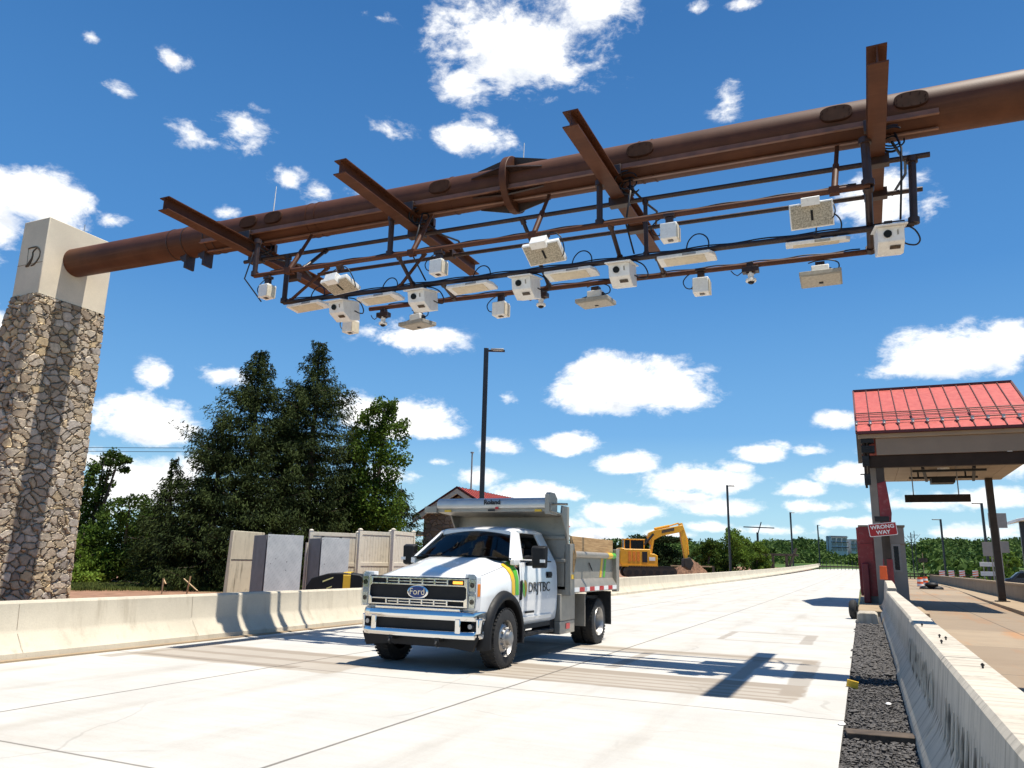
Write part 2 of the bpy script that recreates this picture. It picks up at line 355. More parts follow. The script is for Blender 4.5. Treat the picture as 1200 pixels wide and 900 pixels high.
def road_j(nt,x,cc):
    w=nt.math('MULTIPLY',nt.math('SUBTRACT',nt.noise(nt.comb(x[0],x[1],0.),3.0,4),.5),.09)
    w2=nt.math('MULTIPLY',nt.math('SUBTRACT',nt.noise(nt.comb(x[0],x[1],0.),.9,3),.5),.5)
    cc=rects(nt,x,cc,TINT,(.30,.235,.165),.55,w2)
    cc=rects(nt,x,cc,LOOP,(.21,.165,.12),.52,w)
    jy=nt.math('PINGPONG',nt.math('ADD',x[1],nt.math('ADD',.2,nt.math('MULTIPLY',w,.15))),2.45)
    j=nt.mr(jy,.008,.022,.75,0)
    for X0 in (-4.37,-8.1):
        j=nt.math('MAXIMUM',j,nt.mr(nt.math('ABSOLUTE',nt.math('SUBTRACT',x[0],nt.math('ADD',X0,nt.math('MULTIPLY',w,.1)))),.012,.026,.8,0))
    cc=nt.mix(j,cc,(.10,.085,.07))
    # tyre polish along the wheel tracks
    tr=None
    for X0 in (-2.0,-3.5,-5.6,-7.2,-9.2,-10.7):
        q=nt.mr(nt.math('ABSOLUTE',nt.math('SUBTRACT',x[0],X0)),.1,.55,1,0); tr=q if tr is None else nt.math('MAXIMUM',tr,q)
    cc=nt.mix(nt.math('MULTIPLY',tr,nt.mr(nt.noise(nt.comb(x[0],nt.math('MULTIPLY',x[1],.15),0.),2.,5),.42,.7,0,.34)),cc,(.30,.26,.21))
    vo=nt.new('ShaderNodeTexVoronoi',feature='DISTANCE_TO_EDGE'); nt.put(vo,'Vector',nt.vec('ADD',nt.comb(x[0],x[1],0.),nt.comb(w2,w2,0.))); nt.put(vo,'Scale',.32)
    ck=nt.math('MULTIPLY',nt.mr(vo.outputs['Distance'],.002,.007,1,0),nt.mr(nt.noise(nt.comb(x[0],x[1],0.),.35,2),.52,.6)); cc=nt.mix(nt.math('MULTIPLY',ck,.22),cc,(.13,.11,.09))
    dp=nt.new('ShaderNodeTexVoronoi'); nt.put(dp,'Vector',nt.comb(x[0],x[1],0.)); nt.put(dp,'Scale',1.7); ds=nt.math('MULTIPLY',nt.mr(dp.outputs['Distance'],.03,.075,1,0),nt.mr(nt.noise(nt.comb(x[0],x[1],0.),.6,3),.5,.62)); cc=nt.mix(nt.math('MULTIPLY',ds,.5),cc,(.17,.14,.11))
    sw=nt.noise(nt.comb(nt.math('MULTIPLY',x[0],.5),nt.math('MULTIPLY',x[1],9.),0.),1.,3); cc=nt.mix(nt.mr(sw,.4,.7,0,.12),cc,(.33,.29,.24))
    return cc
M['road']=concrete('new pavement concrete',(.53,.51,.47),road_j,stain=(.38,.325,.25),stain_amt=.5)
def lane_j(nt,x,cc):
    n=nt.noise(nt.comb(nt.math('MULTIPLY',x[0],.8),nt.math('MULTIPLY',x[1],.10),0.),1.3,5,.65)
    cc=nt.mix(nt.mr(n,.5,.66,0,.75),cc,(.40,.20,.085))
    slab=nt.new('ShaderNodeTexWhiteNoise',noise_dimensions='1D'); nt.put(slab,'W',nt.math('FLOOR',nt.math('DIVIDE',nt.math('ADD',x[1],.7),5.3)))
    cc=nt.mix(nt.mr(slab.outputs[0],.45,.55,0,.5),cc,(.22,.165,.115))
    j=nt.mr(nt.math('PINGPONG',nt.math('ADD',x[1],.7),2.65),.012,.03,.7,0)
    j=nt.math('MAXIMUM',j,nt.mr(nt.math('ABSOLUTE',nt.math('SUBTRACT',x[0],3.6)),.012,.03,.7,0))
    return nt.mix(j,cc,(.07,.055,.04))
M['lane']=concrete('weathered lane concrete',(.345,.265,.18),lane_j,stain=(.20,.13,.075),stain_amt=.65)
def ground_mat():
    m,nt,b=newmat('field ground'); o=nt.obj()
    f=nt.noise(o,.06,6,.6); g=nt.noise(o,2.5,6,.7)
    soil=nt.mix(nt.mr(g,.3,.7),(.17,.10,.06),(.27,.165,.10)); gr=nt.mix(nt.mr(g,.3,.7),(.04,.065,.018),(.10,.13,.035))
    nt.put(b,'Base Color',nt.mix(nt.mr(f,.45,.55),gr,nt.mix(.3,gr,soil))); b.inputs['Roughness'].default_value=.95; bump(nt,b,g,.6,.05); return m
def soil_mat():
    m,nt,b=newmat('bare soil'); o=nt.obj(); g=nt.noise(o,1.8,7,.7); f=nt.noise(o,.25,5,.6)
    c=nt.mix(nt.mr(g,.3,.7),(.20,.105,.06),(.36,.20,.125)); c=nt.mix(nt.mr(f,.55,.68,0,.7),c,(.10,.12,.035))
    nt.put(b,'Base Color',c); b.inputs['Roughness'].default_value=.95; bump(nt,b,g,.7,.06); return m
M['ground']=ground_mat(); M['soil']=soil_mat()
M['gravel_base']=mat('dark gravel bed',(.055,.052,.052),.9,var=.5,scale=30,bmp=.8,bscale=45)
M['stone_chip']=mat('crushed dark stone',(.075,.07,.068),.85,var=.75,scale=28.,dirt=(.24,.20,.16),dirt_amt=.45)
M['grass']=leafmat('meadow grass',(.05,.075,.018),(.14,.17,.045),.8,.2)
M['kerb']=concrete('old kerb concrete',(.36,.27,.175),stain=(.15,.11,.07),stain_amt=.6)

# ------------------------------------------------------------------ world, sun, camera
SUNV=Vector((.29,.03,1.)).normalized()      # towards the sun
EL=math.asin(SUNV.z); AZ=math.atan2(SUNV.x,SUNV.y)
def build_world():
    w=bpy.data.worlds.new('World'); scene.world=w; w.use_nodes=True; nt=NT(w.node_tree)
    bg=nt.n['Background']
    sky=nt.new('ShaderNodeTexSky'); sky.sky_type='NISHITA'; sky.sun_disc=False; sky.sun_elevation=EL; sky.sun_rotation=AZ
    sky.altitude=50; sky.air_density=1.0; sky.dust_density=.5; sky.ozone_density=3.0
    hs=nt.new('ShaderNodeHueSaturation'); hs.inputs['Saturation'].default_value=1.32; hs.inputs['Value'].default_value=1.0; hs.inputs['Hue'].default_value=.49; nt.l.new(sky.outputs[0],hs.inputs['Color'])
    tc0=nt.new('ShaderNodeTexCoord').outputs['Generated']; zz=nt.sep(nt.vec('NORMALIZE',tc0))[2]
    grad=nt.ramp(nt.math('MAXIMUM',zz,0.),[(0,(5.4,8.0,9.2)),(.06,(4.2,7.2,9.0)),(.16,(1.9,4.5,8.1)),(.34,(.90,2.85,6.5)),(.62,(.48,1.75,4.6)),(1.,(.32,1.25,3.4))])
    skyc=nt.mix(.85,hs.outputs[0],grad)
    # clouds: (px, py, half width, half height above, below, weight) of the clouds seen, as directions on the sky
    C=[(610,60,150,84,66,1.05),(690,20,100,60,50,.9),(540,95,60,40,34,.8),(552,162,46,32,24,.78),(600,160,18,22,18,.40),(455,152,32,18,16,.42),(284,148,48,34,40,.80),(228,162,40,24,24,.72),
       (338,210,30,18,18,.72),(266,249,22,12,10,.55),(376,228,32,22,22,.70),(424,228,34,18,16,.68),(40,232,88,46,48,.95),(128,258,28,16,12,.55),(-30,250,80,60,90,.95),
       (140,106,26,12,12,.52),(205,70,24,14,14,.50),(106,43,18,9,9,.38),(442,20,28,12,10,.40),(816,10,20,14,10,.5),(872,6,24,10,8,.5),(852,116,26,32,30,.62),
       (1036,242,66,60,46,.82),(1090,240,30,30,30,.5),
       (745,462,118,50,32,1.1),(700,440,70,34,30,.8),(790,462,72,26,26,.9),(1120,420,132,46,36,1.1),(1180,400,70,40,40,.95),(1060,434,70,20,14,.8),
       (486,400,66,26,20,.66),(172,496,82,42,38,1.0),(182,440,26,24,22,.58),(262,440,42,22,20,.72),(486,494,66,40,30,.95),(430,480,50,30,26,.8),(512,541,24,9,7,.75),(594,468,20,12,9,.75),(-5,380,26,28,26,.8),
       (664,522,54,20,16,.95),(592,526,40,15,14,.85),(736,545,52,20,14,.98),(818,562,92,22,24,.98),(892,534,46,22,14,.95),(862,548,36,14,12,.8),(948,530,30,12,9,.75),(986,494,40,18,15,.9),(990,555,48,18,18,.9),
       (630,580,70,20,14,.95),(724,602,70,20,18,.95),(850,596,80,15,12,.85),(650,612,60,13,10,.8),(800,583,44,14,10,.85),(950,594,66,12,10,.8),(780,580,60,13,12,.7),(560,560,40,14,12,.6),(170,566,92,40,34,1.0),(120,540,60,26,30,.8),(230,545,40,22,20,.6),
       (1080,592,90,18,12,.8),(1160,586,70,20,14,.9),(1190,540,60,30,26,.85),(1130,624,90,16,12,.85),(900,622,70,10,8,.8),(1000,612,66,10,9,.8),(690,628,60,13,12,.8),(780,626,50,9,9,.75),(830,618,50,10,9,.8),(940,575,50,14,10,.8),(1045,520,60,30,24,.7),
       (330,600,120,40,40,.8),(460,560,70,20,16,.7),(60,600,90,40,40,.8)]
    grp=bpy.data.node_groups.new('clouds','ShaderNodeTree')
    grp.interface.new_socket('Vector',in_out='INPUT',socket_type='NodeSocketVector'); grp.interface.new_socket('Density',in_out='OUTPUT',socket_type='NodeSocketFloat')
    g=NT(grp); gi=g.new('NodeGroupInput'); go=g.new('NodeGroupOutput')
    d=g.vec('NORMALIZE',gi.outputs[0]); s=g.sep(d)
    az=g.math('ARCTAN2',s[0],s[1]); el=g.math('ARCSINE',s[2])
    acc=None
    def dirae(x,y):
        r=ray(x,y).normalized(); return math.atan2(r.x,r.y), math.asin(r.z)
    for (px,py,hw,ha,hb,wt) in C:
        if wt>=.9 and py>200: wt*=1.2; hb*=.95
        a0,e0=dirae(px,py); a1,_=dirae(px+hw,py); _,e1=dirae(px,py-ha); _,e2=dirae(px,py+hb)
        da=g.math('MULTIPLY',g.math('SUBTRACT',az,a0),1/abs(a1-a0))
        de=g.math('SUBTRACT',el,e0); de=g.math('MAXIMUM',g.math('MULTIPLY',de,1/abs(e1-e0)),g.math('MULTIPLY',de,-1/abs(e0-e2)))
        r2=g.math('MULTIPLY_ADD',da,da,g.math('MULTIPLY',de,de))
        q=g.math('MULTIPLY_ADD',g.math('SQRT',r2),-wt,wt)
        acc=q if acc is None else g.math('SMOOTH_MAX',acc,q,.08)
    band=g.mr(el,.30,.05,-.62,-.10); acc=g.math('SMOOTH_MAX',acc,band,.06)
    dv=g.vec('MULTIPLY',d,(1.,1.,1.75))
    n1=g.noise(dv,9.5,11,.63,.35); n2=g.noise(dv,30.,8,.66,.25)
    n=g.math('ADD',g.math('MULTIPLY',n1,.64),g.math('MULTIPLY',n2,.36))
    # faint scattered cirrus everywhere else stays out: density needs a cloud core
    dens=g.math('ADD',g.math('MULTIPLY',acc,1.5),g.math('MULTIPLY',g.math('SUBTRACT',n,.52),4.6))
    dens=g.math('MULTIPLY',dens,g.mr(acc,-.45,.15))
    g.l.new(dens,go.inputs[0])
    co=nt.new('ShaderNodeTexCoord').outputs['Generated']
    g1=nt.new('ShaderNodeGroup'); g1.node_tree=grp; nt.l.new(co,g1.inputs[0])
    g2=nt.new('ShaderNodeGroup'); g2.node_tree=grp; nt.l.new(nt.vec('ADD',co,(.012,0.,.030)),g2.inputs[0])
    alpha=nt.mr(g1.outputs[0],.06,.90); thick=nt.math('MULTIPLY',nt.mr(nt.math('SUBTRACT',g2.outputs[0],g1.outputs[0]),-.25,.95),nt.mr(g1.outputs[0],.35,1.1))
    cc=nt.mix(thick,(11.6,11.6,11.5),(6.0,6.6,7.5))
    out=nt.mix(alpha,skyc,cc)
    nt.l.new(out,bg.inputs[0]); bg.inputs[1].default_value=.076
    w.cycles.sampling_method='MANUAL'; w.cycles.sample_map_resolution=512
build_world()
sl=bpy.data.lights.new('sun','SUN'); sl.energy=4.9; sl.angle=R_(.53); sl.color=(1.,.94,.83)
so=bpy.data.objects.new('sun',sl); col.objects.link(so); so.rotation_euler=SUNV.to_track_quat('Z','Y').to_euler(); so.location=(10,-5,40)
cam=bpy.data.cameras.new('camera'); cam.sensor_width=36; cam.lens=27.0; cam.clip_end=6000; cam.clip_start=.05
co_=bpy.data.objects.new('camera',cam); col.objects.link(co_)
# image is the level view turned clockwise by RHO
Rm=Matrix((RV*cr+UV*sr, UV*cr-RV*sr, -FV)).transposed()
co_.matrix_world=Matrix.Translation(EYEV)@Rm.to_4x4(); scene.camera=co_
vs=scene.view_settings; vs.view_transform='Standard'; vs.look='None'; vs.gamma=1; vs.exposure=.50; vs.use_curve_mapping=False
scene.cycles.use_denoising=True; scene.cycles.max_bounces=6; scene.cycles.diffuse_bounces=3; scene.cycles.transparent_max_bounces=12; scene.cycles.caustics_reflective=False; scene.cycles.caustics_refractive=False

# ------------------------------------------------------------------ setting
def rz_(Y): return 0. if Y<25 else .9*((Y-25)/150.)**1.5
def sheet(name,xs,ys,mat_,z0=0.,rise=True):
    m=MB(); n=len(xs)
    m.add([(x(Y) if callable(x) else x,Y,z0+(rz_(Y) if rise else 0)) for Y in ys for x in xs],[(j*n+i,j*n+i+1,(j+1)*n+i+1,(j+1)*n+i) for j in range(len(ys)-1) for i in range(n-1)])
    return tag(m.build(name,mat_,smooth=0),kind='structure')
YS=[-25,-10,0,10,25]+[30+6*k for k in range(36)]
tag(MB().add([(-3000,-400,-.3),(3000,-400,-.3),(3000,5000,-.3),(-3000,5000,-.3)],[(0,1,2,3)]).build('ground',M['ground'],smooth=0),kind='structure')
sheet('road',[-12.2,-6,lambda Y: -.30-.0046*max(0,min(Y,60))],YS,M['road'])
sheet('lane',[1.0,3.5,lambda Y: 4.8 if Y<10 else min(6.4,4.2+.031*Y)],[-25,-10,0]+[5*k for k in range(1,27)],M['lane'],.0)
sheet('dirt_field',[-60,-40,-25,-12.0],[-10,0,15,30,60,120,240],M['soil'],-.02)
sheet('island_bed',[-.62,.4,1.05],[-12,0,12,26,32],M['gravel_base'],-.045,False)
sheet('far_lot',[-60,-12.1,8,30],[240,300,420],M['soil'],.9,False)

# loose stones of the gravel strip (uncountable)
def gravel():
    V=[];F=[]
    ico=[(0,0,1),(.89,0,.45),(.28,.85,.45),(-.72,.53,.45),(-.72,-.53,.45),(.28,-.85,.45),(0,0,-1)]
    fc=[(0,1,2),(0,2,3),(0,3,4),(0,4,5),(0,5,1),(6,2,1),(6,3,2),(6,4,3),(6,5,4),(6,1,5)]
    n=0
    for k in range(15000):
        y=1.5+ (26.5-1.5)*random.random()**1.9; x=random.uniform(-.29-.0046*y,.34)
        r=random.uniform(.009,.024)*(1 if y<14 else 1.6)*(1.9 if random.random()<.05 else 1); a=random.uniform(0,6.28); ca,sa=math.cos(a),math.sin(a)
        sx,sy,sz=random.uniform(.7,1.3),random.uniform(.7,1.3),random.uniform(.5,.9)
        for p in ico:
            px,py,pz=p[0]*sx*r*random.uniform(.8,1.2),p[1]*sy*r*random.uniform(.8,1.2),p[2]*sz*r
            V.append((x+px*ca-py*sa,y+px*sa+py*ca,-.04+random.uniform(0,.012)+pz+r*.3))
        for f in fc: F.append([i+n*7 for i in f])
        n+=1
    m=MB(); m.v=V; m.f=F; m.mi=[0]*len(F)
    return tag(m.build('gravel',M['stone_chip'],smooth=0),'dark crushed stone filling the strip beside the precast barrier','gravel',kind='stuff')
gravel()

def barrier_run(name,label,prof,ys,mat_,rise=True,bevel=.012,smooth=30):
    m=MB(); m.loft([[(x,Y,z+(rz_(Y) if rise else 0)) for x,z in prof] for Y in ys])
    return tag(m.build(name,mat_,bevel=0,smooth=smooth),label,'barrier')
LB=[(-11.58,-.05),(-11.60,.10),(-11.66,.15),(-11.80,.36),(-11.83,.42),(-11.86,.80),(-11.885,.835),(-12.09,.835),(-12.12,.80),(-12.14,-.05)]
t=thing('concrete_barrier','long cast concrete barrier along the left edge of the new pavement','barrier',group=None)
ysl=[-12,-4,2,8,14,20]+[26+6*k for k in range(36)]
mm=MB(); mm.loft([[(x,Y,z+rz_(Y)*1.35) for x,z in LB] for Y in ysl]); g=mm; g.m=1
for Y in (1.9,8.05,11.45,17.9,24.1,30.2,36.4):
    z0=rz_(Y)*1.35
    g.add([(-11.600,Y-.003,.10+z0),(-11.600,Y+.003,.10+z0),(-11.797,Y+.003,.365+z0),(-11.797,Y-.003,.365+z0)],[(0,1,2,3)])
    g.add([(-11.825,Y-.003,.42+z0),(-11.825,Y+.003,.42+z0),(-11.855,Y+.003,.80+z0),(-11.855,Y-.003,.80+z0)],[(0,1,2,3)])
mm.build('wall',[M['barrier'],M['wall_old']],t,smooth=30)
# dusty gutter strip along the left barrier
tag(MB().bb(-11.78,-11.46,-12,22,-.02,.025).build('gutter_strip',M['kerb'],smooth=0),kind='structure')

# right barriers: precast pieces set end to end
RBP=[(.30,-.06),(.31,.07),(.44,.26),(.48,.34),(.545,.82),(.575,.855),(.855,.855),(.885,.82),(.95,.34),(.99,.26),(1.04,.07),(1.05,-.06)]
def rb(y0,y1,label,dx=0,dz=0,scars=0):
    t=thing('precast_barrier',label,'barrier',group='precast barriers beside the gravel strip')
    m=MB(); n=max(2,int((y1-y0)/.4)); m.loft([[(x+dx,y0+(y1-y0)*k/n,z+dz) for x,z in RBP] for k in range(n+1)])
    if scars:
        s=m
        for k in range(scars):      # ribbed tyre rubs on the lower slope
            y=y0+.5+(y1-y0-1.)*k/scars+random.uniform(-.05,.05); r=random.uniform(.010,.016); hh=random.uniform(.0,.12)
            s.tube([(.452+dx,y,.26),(.472+dx,y+.03,.36),(.490+dx,y+.05,.46+hh),(.503+dx,y+.06,.56+hh)],[r*.5,r,r*.8,.004],6)
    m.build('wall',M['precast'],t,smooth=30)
    return t
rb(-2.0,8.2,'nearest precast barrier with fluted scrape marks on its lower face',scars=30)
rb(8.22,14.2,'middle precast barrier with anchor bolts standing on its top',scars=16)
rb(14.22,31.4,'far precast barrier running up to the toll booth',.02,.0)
m=MB(); 
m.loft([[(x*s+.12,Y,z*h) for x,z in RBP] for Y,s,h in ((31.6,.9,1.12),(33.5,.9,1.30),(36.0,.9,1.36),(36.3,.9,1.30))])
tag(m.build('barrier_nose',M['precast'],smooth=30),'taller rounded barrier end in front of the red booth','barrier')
# bolts left in the barrier top
for i,(x,y) in enumerate([(.66,9.6),(.70,10.4),(.74,10.1),(.63,12.3),(.78,7.4)]):
    tag(MB().tube([(x,y,.85),(x,y,.895)],.008,7).tube([(x,y,.875),(x,y,.888)],.014,6).build('anchor_bolt',M['chassis']),'rusty anchor bolt standing on top of the precast barrier','bolt','anchor bolts on the precast barrier')
tag(MB().box((0,0,0),(.62,.24,.075)).build('wood_plank',M['bark'],loc=(.0,8.9,.0),rz=.12,bevel=.008),'short weathered plank lying across the dark gravel','plank')
tag(MB().tube([(-.02,5.95,.0),(.03,6.05,.02),(.10,6.12,.03),(.13,6.25,.015),(.2,6.3,.02)],[.02,.035,.03,.03,.012],6).build('trash_scrap',mat('pale yellow scrap',(.62,.58,.28),.7)),'crumpled pale yellow scrap lying on the gravel near the barrier','scrap')
m=MB(); m.box((0,0,.03),(.15,.06,.09),Matrix.Rotation(.2,4,'Y').to_3x3()); tag(m.build('yellow_block',M['yellow'],loc=(-.30,12.3,.01)),'small yellow scrap at the pavement edge beyond the plank','scrap')
for x,y,s,lab in ((-.36,9.35,.06,'white stone chip at the pavement edge beside the plank'),(.12,11.0,.05,'white stone chip on the gravel beyond the plank')):
    m=MB(); m.ell((0,0,0),(s*.7,s*1.2,s*.3),6,4); tag(m.build('stone_chip',M['dev_white'],loc=(x,y,.01),smooth=20),lab,'stone')
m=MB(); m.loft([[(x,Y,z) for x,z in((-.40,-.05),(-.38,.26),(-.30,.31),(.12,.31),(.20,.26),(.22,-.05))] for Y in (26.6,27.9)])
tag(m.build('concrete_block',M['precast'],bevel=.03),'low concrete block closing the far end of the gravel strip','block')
m=MB(); m.lathe([(.12,-.10),(.24,-.11),(.30,-.07),(.32,0),(.30,.07),(.24,.11),(.12,.10),(.12,-.10)],(0,0,0),'x',26); tag(m.build('loose_tyre',M['rubber'],loc=(-.50,28.6,.30),rz=-.15),'black rubber tyre standing against the island nose','tyre')

# ------------------------------------------------------------------ stone pillar
def grid_face(m,P00,P10,P11,P01,nu,nv):
    vs=[]; 
    for j in range(nv+1):
        for i in range(nu+1):
            a,b=i/nu,j/nv
            p=(Vector(P00)*(1-a)+Vector(P10)*a)*(1-b)+(Vector(P01)*(1-a)+Vector(P11)*a)*b; vs.append(p)
    m.add(vs,[(j*(nu+1)+i,j*(nu+1)+i+1,(j+1)*(nu+1)+i+1,(j+1)*(nu+1)+i) for j in range(nv) for i in range(nu)])
PX=-19.8
tpil=thing('stone_pillar','tall fieldstone pillar with cream concrete cap carrying the gantry pipe','pillar')
def pil_ring(z,n_side=(46,40)):
    k=(8.32-z)/8.6
    x1=PX+.02+.05*k; x0=x1-1.10-2.35*k; y0=12.52-.10*k; y1=14.62+.30*k; r=.08+.30*k
    pts=[]
    def seg(a,b,n):
        for i in range(n): pts.append(Vector(a).lerp(Vector(b),i/n))
    def arc(cx,cy,a0,n=7):
        for i in range(n): q=R_(a0+90*i/n); pts.append(Vector((cx+r*math.cos(q),cy+r*math.sin(q),0)))
    # counter-clockwise: front(-Y) side x0->x1, corner, right(+X) side y0->y1 ...
    seg((x0+r,y0,0),(x1-r,y0,0),56); arc(x1-r,y0+r,-90,9); seg((x1,y0+r,0),(x1,y1-r,0),56); arc(x1-r,y1-r,0,9); seg((x1-r,y1,0),(x0+r,y1,0),24); arc(x0+r,y1-r,90); seg((x0,y1-r,0),(x0,y0+r,0),18); arc(x0+r,y0+r,180)
    return [(p.x,p.y,z) for p in pts]
m=MB(); NZ=230; m.loft([pil_ring(-.3+8.62*i/NZ) for i in range(NZ+1)]); m.build('shaft',M['stone'],tpil,smooth=60)
zt=10.56
m=MB()
capb=[(PX,12.56),(PX,14.60),(PX-1.05,14.60),(PX-1.07,12.56)]
m.prism([(x,y) for x,y in capb],'z',8.32,zt)
m.build('cap',M['stone_cap'],tpil,bevel=.02)
m=MB(); m.bb(PX-1.06,PX-.0,12.553,12.556,9.24,9.256); m.build('cap_joint',M['kerb'],tpil,smooth=0)
# the D shaped emblem cut in the face towards the road
fp=lambda x,y: aty(x,y,12.55)
em=MB()
def stroke(pts,w):
    q=[fp(20+px/18.,280+py/18.) for px,py in pts]; em.tube([(p.x,12.556,p.z) for p in q],w,6)
stroke([(240,205),(300,185),(400,165),(435,175)],.022)
stroke([(240,205),(228,300),(215,420),(200,560)],.006)
stroke([(420,175),(465,215),(485,270),(475,350),(450,410),(405,480),(350,540),(290,565)],[.03,.026,.02,.02,.026,.026,.024,.02])
stroke([(410,195),(360,240),(330,290),(328,350),(310,420),(275,490),(235,560),(185,580)],[.02,.026,.026,.026,.036,.05,.05,.03])
em.build('emblem',mat('dark incised joint',(.09,.07,.05),.9),tpil)
q=aty(116,249,14.3); MB().tube([(PX-.9,14.2,zt),(PX-.9,14.2,zt+.62)],.012,6).build('lightning_rod',M['galv'],tpil)

# ------------------------------------------------------------------ gantry
TY=13.5
def th(X): return EYE+7.58+(2.84-X)*.01634        # height of the pipe axis
gan=thing('toll_gantry','brown steel pipe gantry with cross beams and hanging pipe frame spanning the road','gantry')
m=MB(); xs=[PX-.15,-15,-9.05,-9.0,-3,2,7.5]
m.tube([(x,TY,th(x)) for x in xs],.40,56); m.build('main_pipe',M['steel'],gan,smooth=40)
# wall collar, weld seams, cover plates
def on_pipe(X,ang,r=.41):       # ang from +Y? measured from straight up towards the road user (-Y)
    return Vector((X,TY-math.sin(ang)*r,th(X)+math.cos(ang)*r))
for X in (-15.85,-15.35,-11.4,-11.15,-7.6,-3.45,-3.2,.9,-14.6,-14.35):
    mm=MB(); mm.tube([(X-.012,TY,th(X)),(X+.012,TY,th(X))],.412,48); mm.build('strap',M['steel_dark'] if X<-13 else M['steel'],gan)
def plate_on_pipe(X,ang,name='cover_plate'):
    m=MB(); c=on_pipe(X,ang,.405); nrm=(on_pipe(X,ang,1)-on_pipe(X,ang,0)).normalized(); ux=Vector((1,0,-.01634)).normalized(); uy=nrm.cross(ux)
    ring=lambda s,h:[c+ux*(.26*s*math.copysign(abs(math.cos(q))**.7,math.cos(q)))+uy*(.155*s*math.copysign(abs(math.sin(q))**.7,math.sin(q)))+nrm*h for q in [2*math.pi*k/28 for k in range(28)]]
    m.loft([ring(1,-.12),ring(1,.02),ring(.96,.026)]); b=m; b.m=1
    for k in range(10):
        q=2*math.pi*(k+.5)/10; p=c+ux*(.225*math.cos(q))+uy*(.13*math.sin(q)); b.tube([p+nrm*.02,p+nrm*.032],.009,6)
    m.build(name,[M['plate'],M['plate']],gan,smooth=30)
for px,py,pY in ((290,268,1),(319,262,1),(515,226,1),(750,180,1),(980,136,1),(1068,119,1)):
    X=aty(px,py,TY-.40).x; plate_on_pipe(X,R_(82))
# flange splice with gussets
XF=aty(602,215,TY).x
m=MB(); m.tube([(XF-.075,TY,th(XF)),(XF+.075,TY,th(XF))],.60,44); m.build('splice_flange',M['steel'],gan,bevel=.01)
for k in range(6):
    a=R_(15+60*k); 
    for sg in (-1,1):
        m=MB(); d=Vector((0,-math.sin(a),math.cos(a))); tn=Vector((0,math.cos(a),math.sin(a)))
        p=[(.06,.36),(.06,.585),(.80,.42),(.80,.36)]
        vs=[]
        for s_ in (-1,1):
            for (dx,r) in p: vs.append(Vector((XF+sg*dx,TY,th(XF)))+d*r+tn*(s_*.016)+Vector((0,0,-.0163*sg*dx)))
        m.add(vs,[(0,1,2,3),(7,6,5,4),(0,4,5,1),(1,5,6,2),(2,6,7,3),(3,7,4,0)]); m.build('gusset',M['steel_dark'],gan)
# paired rails under the pipe
for dy,dh in ((-.42,-.25),(-.13,-.37)):
    m=MB(); a,b=-14.6,1.62
    m.bar((a,TY+dy,th(a)+dh),(b,TY+dy,th(b)+dh),.022,.11)
    m.bar((a,TY+dy+.075,th(a)+dh+.044),(b,TY+dy+.075,th(b)+dh+.044),.15,.02)
    m.bar((a,TY+dy-.03,th(a)+dh-.055),(b,TY+dy-.03,th(b)+dh-.055),.06,.016)
    m.build('rail',M['steel_lit'],gan)
# cross beams (wide flange), carried under the rails
def ibeam(X,y0,y1,zb,name='cross_beam',dz=.0,w=.27,h=.30):
    m=MB(); d=h/2
    prof=[(-w/2,0),(w/2,0),(w/2,.022),(.009,.022),(.009,h-.022),(w/2,h-.022),(w/2,h),(-w/2,h),(-w/2,h-.022),(-.009,h-.022),(-.009,.022),(-w/2,.022)]
    m.prism([(X+a,zb+b) for a,b in prof],'y',y0,y1)
    return m.build(name,M['steel'],gan,smooth=0)
BX=[]
for k,(px,py,pf) in enumerate(((190,252,0),(397,207,0),(668,149,0),(1029,71,0))):
    r=ray(px,py); 
    # bottom flange plane near end at Y = 10.65
    p=aty(px,py,10.66); X=p.x; zb=th(X)-.40-.02-.30
    BX.append(X); ibeam(X,10.66*(zb-EYE)/(p.z-EYE) if False else 10.66,16.3,zb)
print('beams',[(round(x,2),round(th(x)-.72-EYE,2)) for x in BX],'splice',XF)
for X in BX:        # clamp plates between pipe and beam
    zt_=th(X)-.42
    for dy in (-.45,.45):
        MB().bb(X-.17,X+.17,TY+dy-.05,TY+dy+.05,zt_-.01,zt_+.20).build('saddle',M['steel_dark'],gan,bevel=.008)
# hanging pipe frame
def hp(h,X): return EYE+h+(th(X)-th(0.))
def ppipe(name,X0,X1,Y,h,r,mat_=None,bend=None):
    m=MB(); pts=[]; n=10
    for k in range(n+1):
        X=X0+(X1-X0)*k/n; pts.append((X,Y,hp(h,X)))
    m.tube(pts,r,12); return m.build(name,mat_ or M['steel'],gan,smooth=50)
YA,YB,YC=13.5,12.8,14.85
hA,hB,hC,hD,hE=6.84,6.10,6.86,5.64,4.96
PA=ppipe('support_pipe',-13.5,1.47,YA,hA,.046,M['steel_dark']); PC=ppipe('support_pipe',-12.3,1.44,YC,hC,.046,M['steel_dark'])
PB=ppipe('support_pipe',-12.45,.50,YB,hB,.052); PD=ppipe('support_pipe',-12.13,1.13,YA,hD,.052,M['steel_dark']); YE,hE=14.1,5.465
PE=ppipe('support_pipe',-10.1,.49,YE,hE,.050)
def post(X0,Y0,h0,X1,Y1,h1,r=.052,mat_=None,name='hanger_pipe',fl=True):
    m=MB(); a=Vector((X0,Y0,hp(h0,X0))); b=Vector((X1,Y1,hp(h1,X1))); m.tube([a,b],r,12)
    t=(b-a).normalized()
    if fl: m.tube([a,a+t*.10],r*1.45,12); m.tube([b-t*.10,b],r*1.45,12)
    return m.build(name,mat_ or M['steel_dark'],gan,smooth=50)
post(1.20,YA,hA,1.13,YA,hD,.062); post(.48,YB,6.95,.47,YB,hB,.07); post(.47,YB,hB,.47,YE,hE,.06)
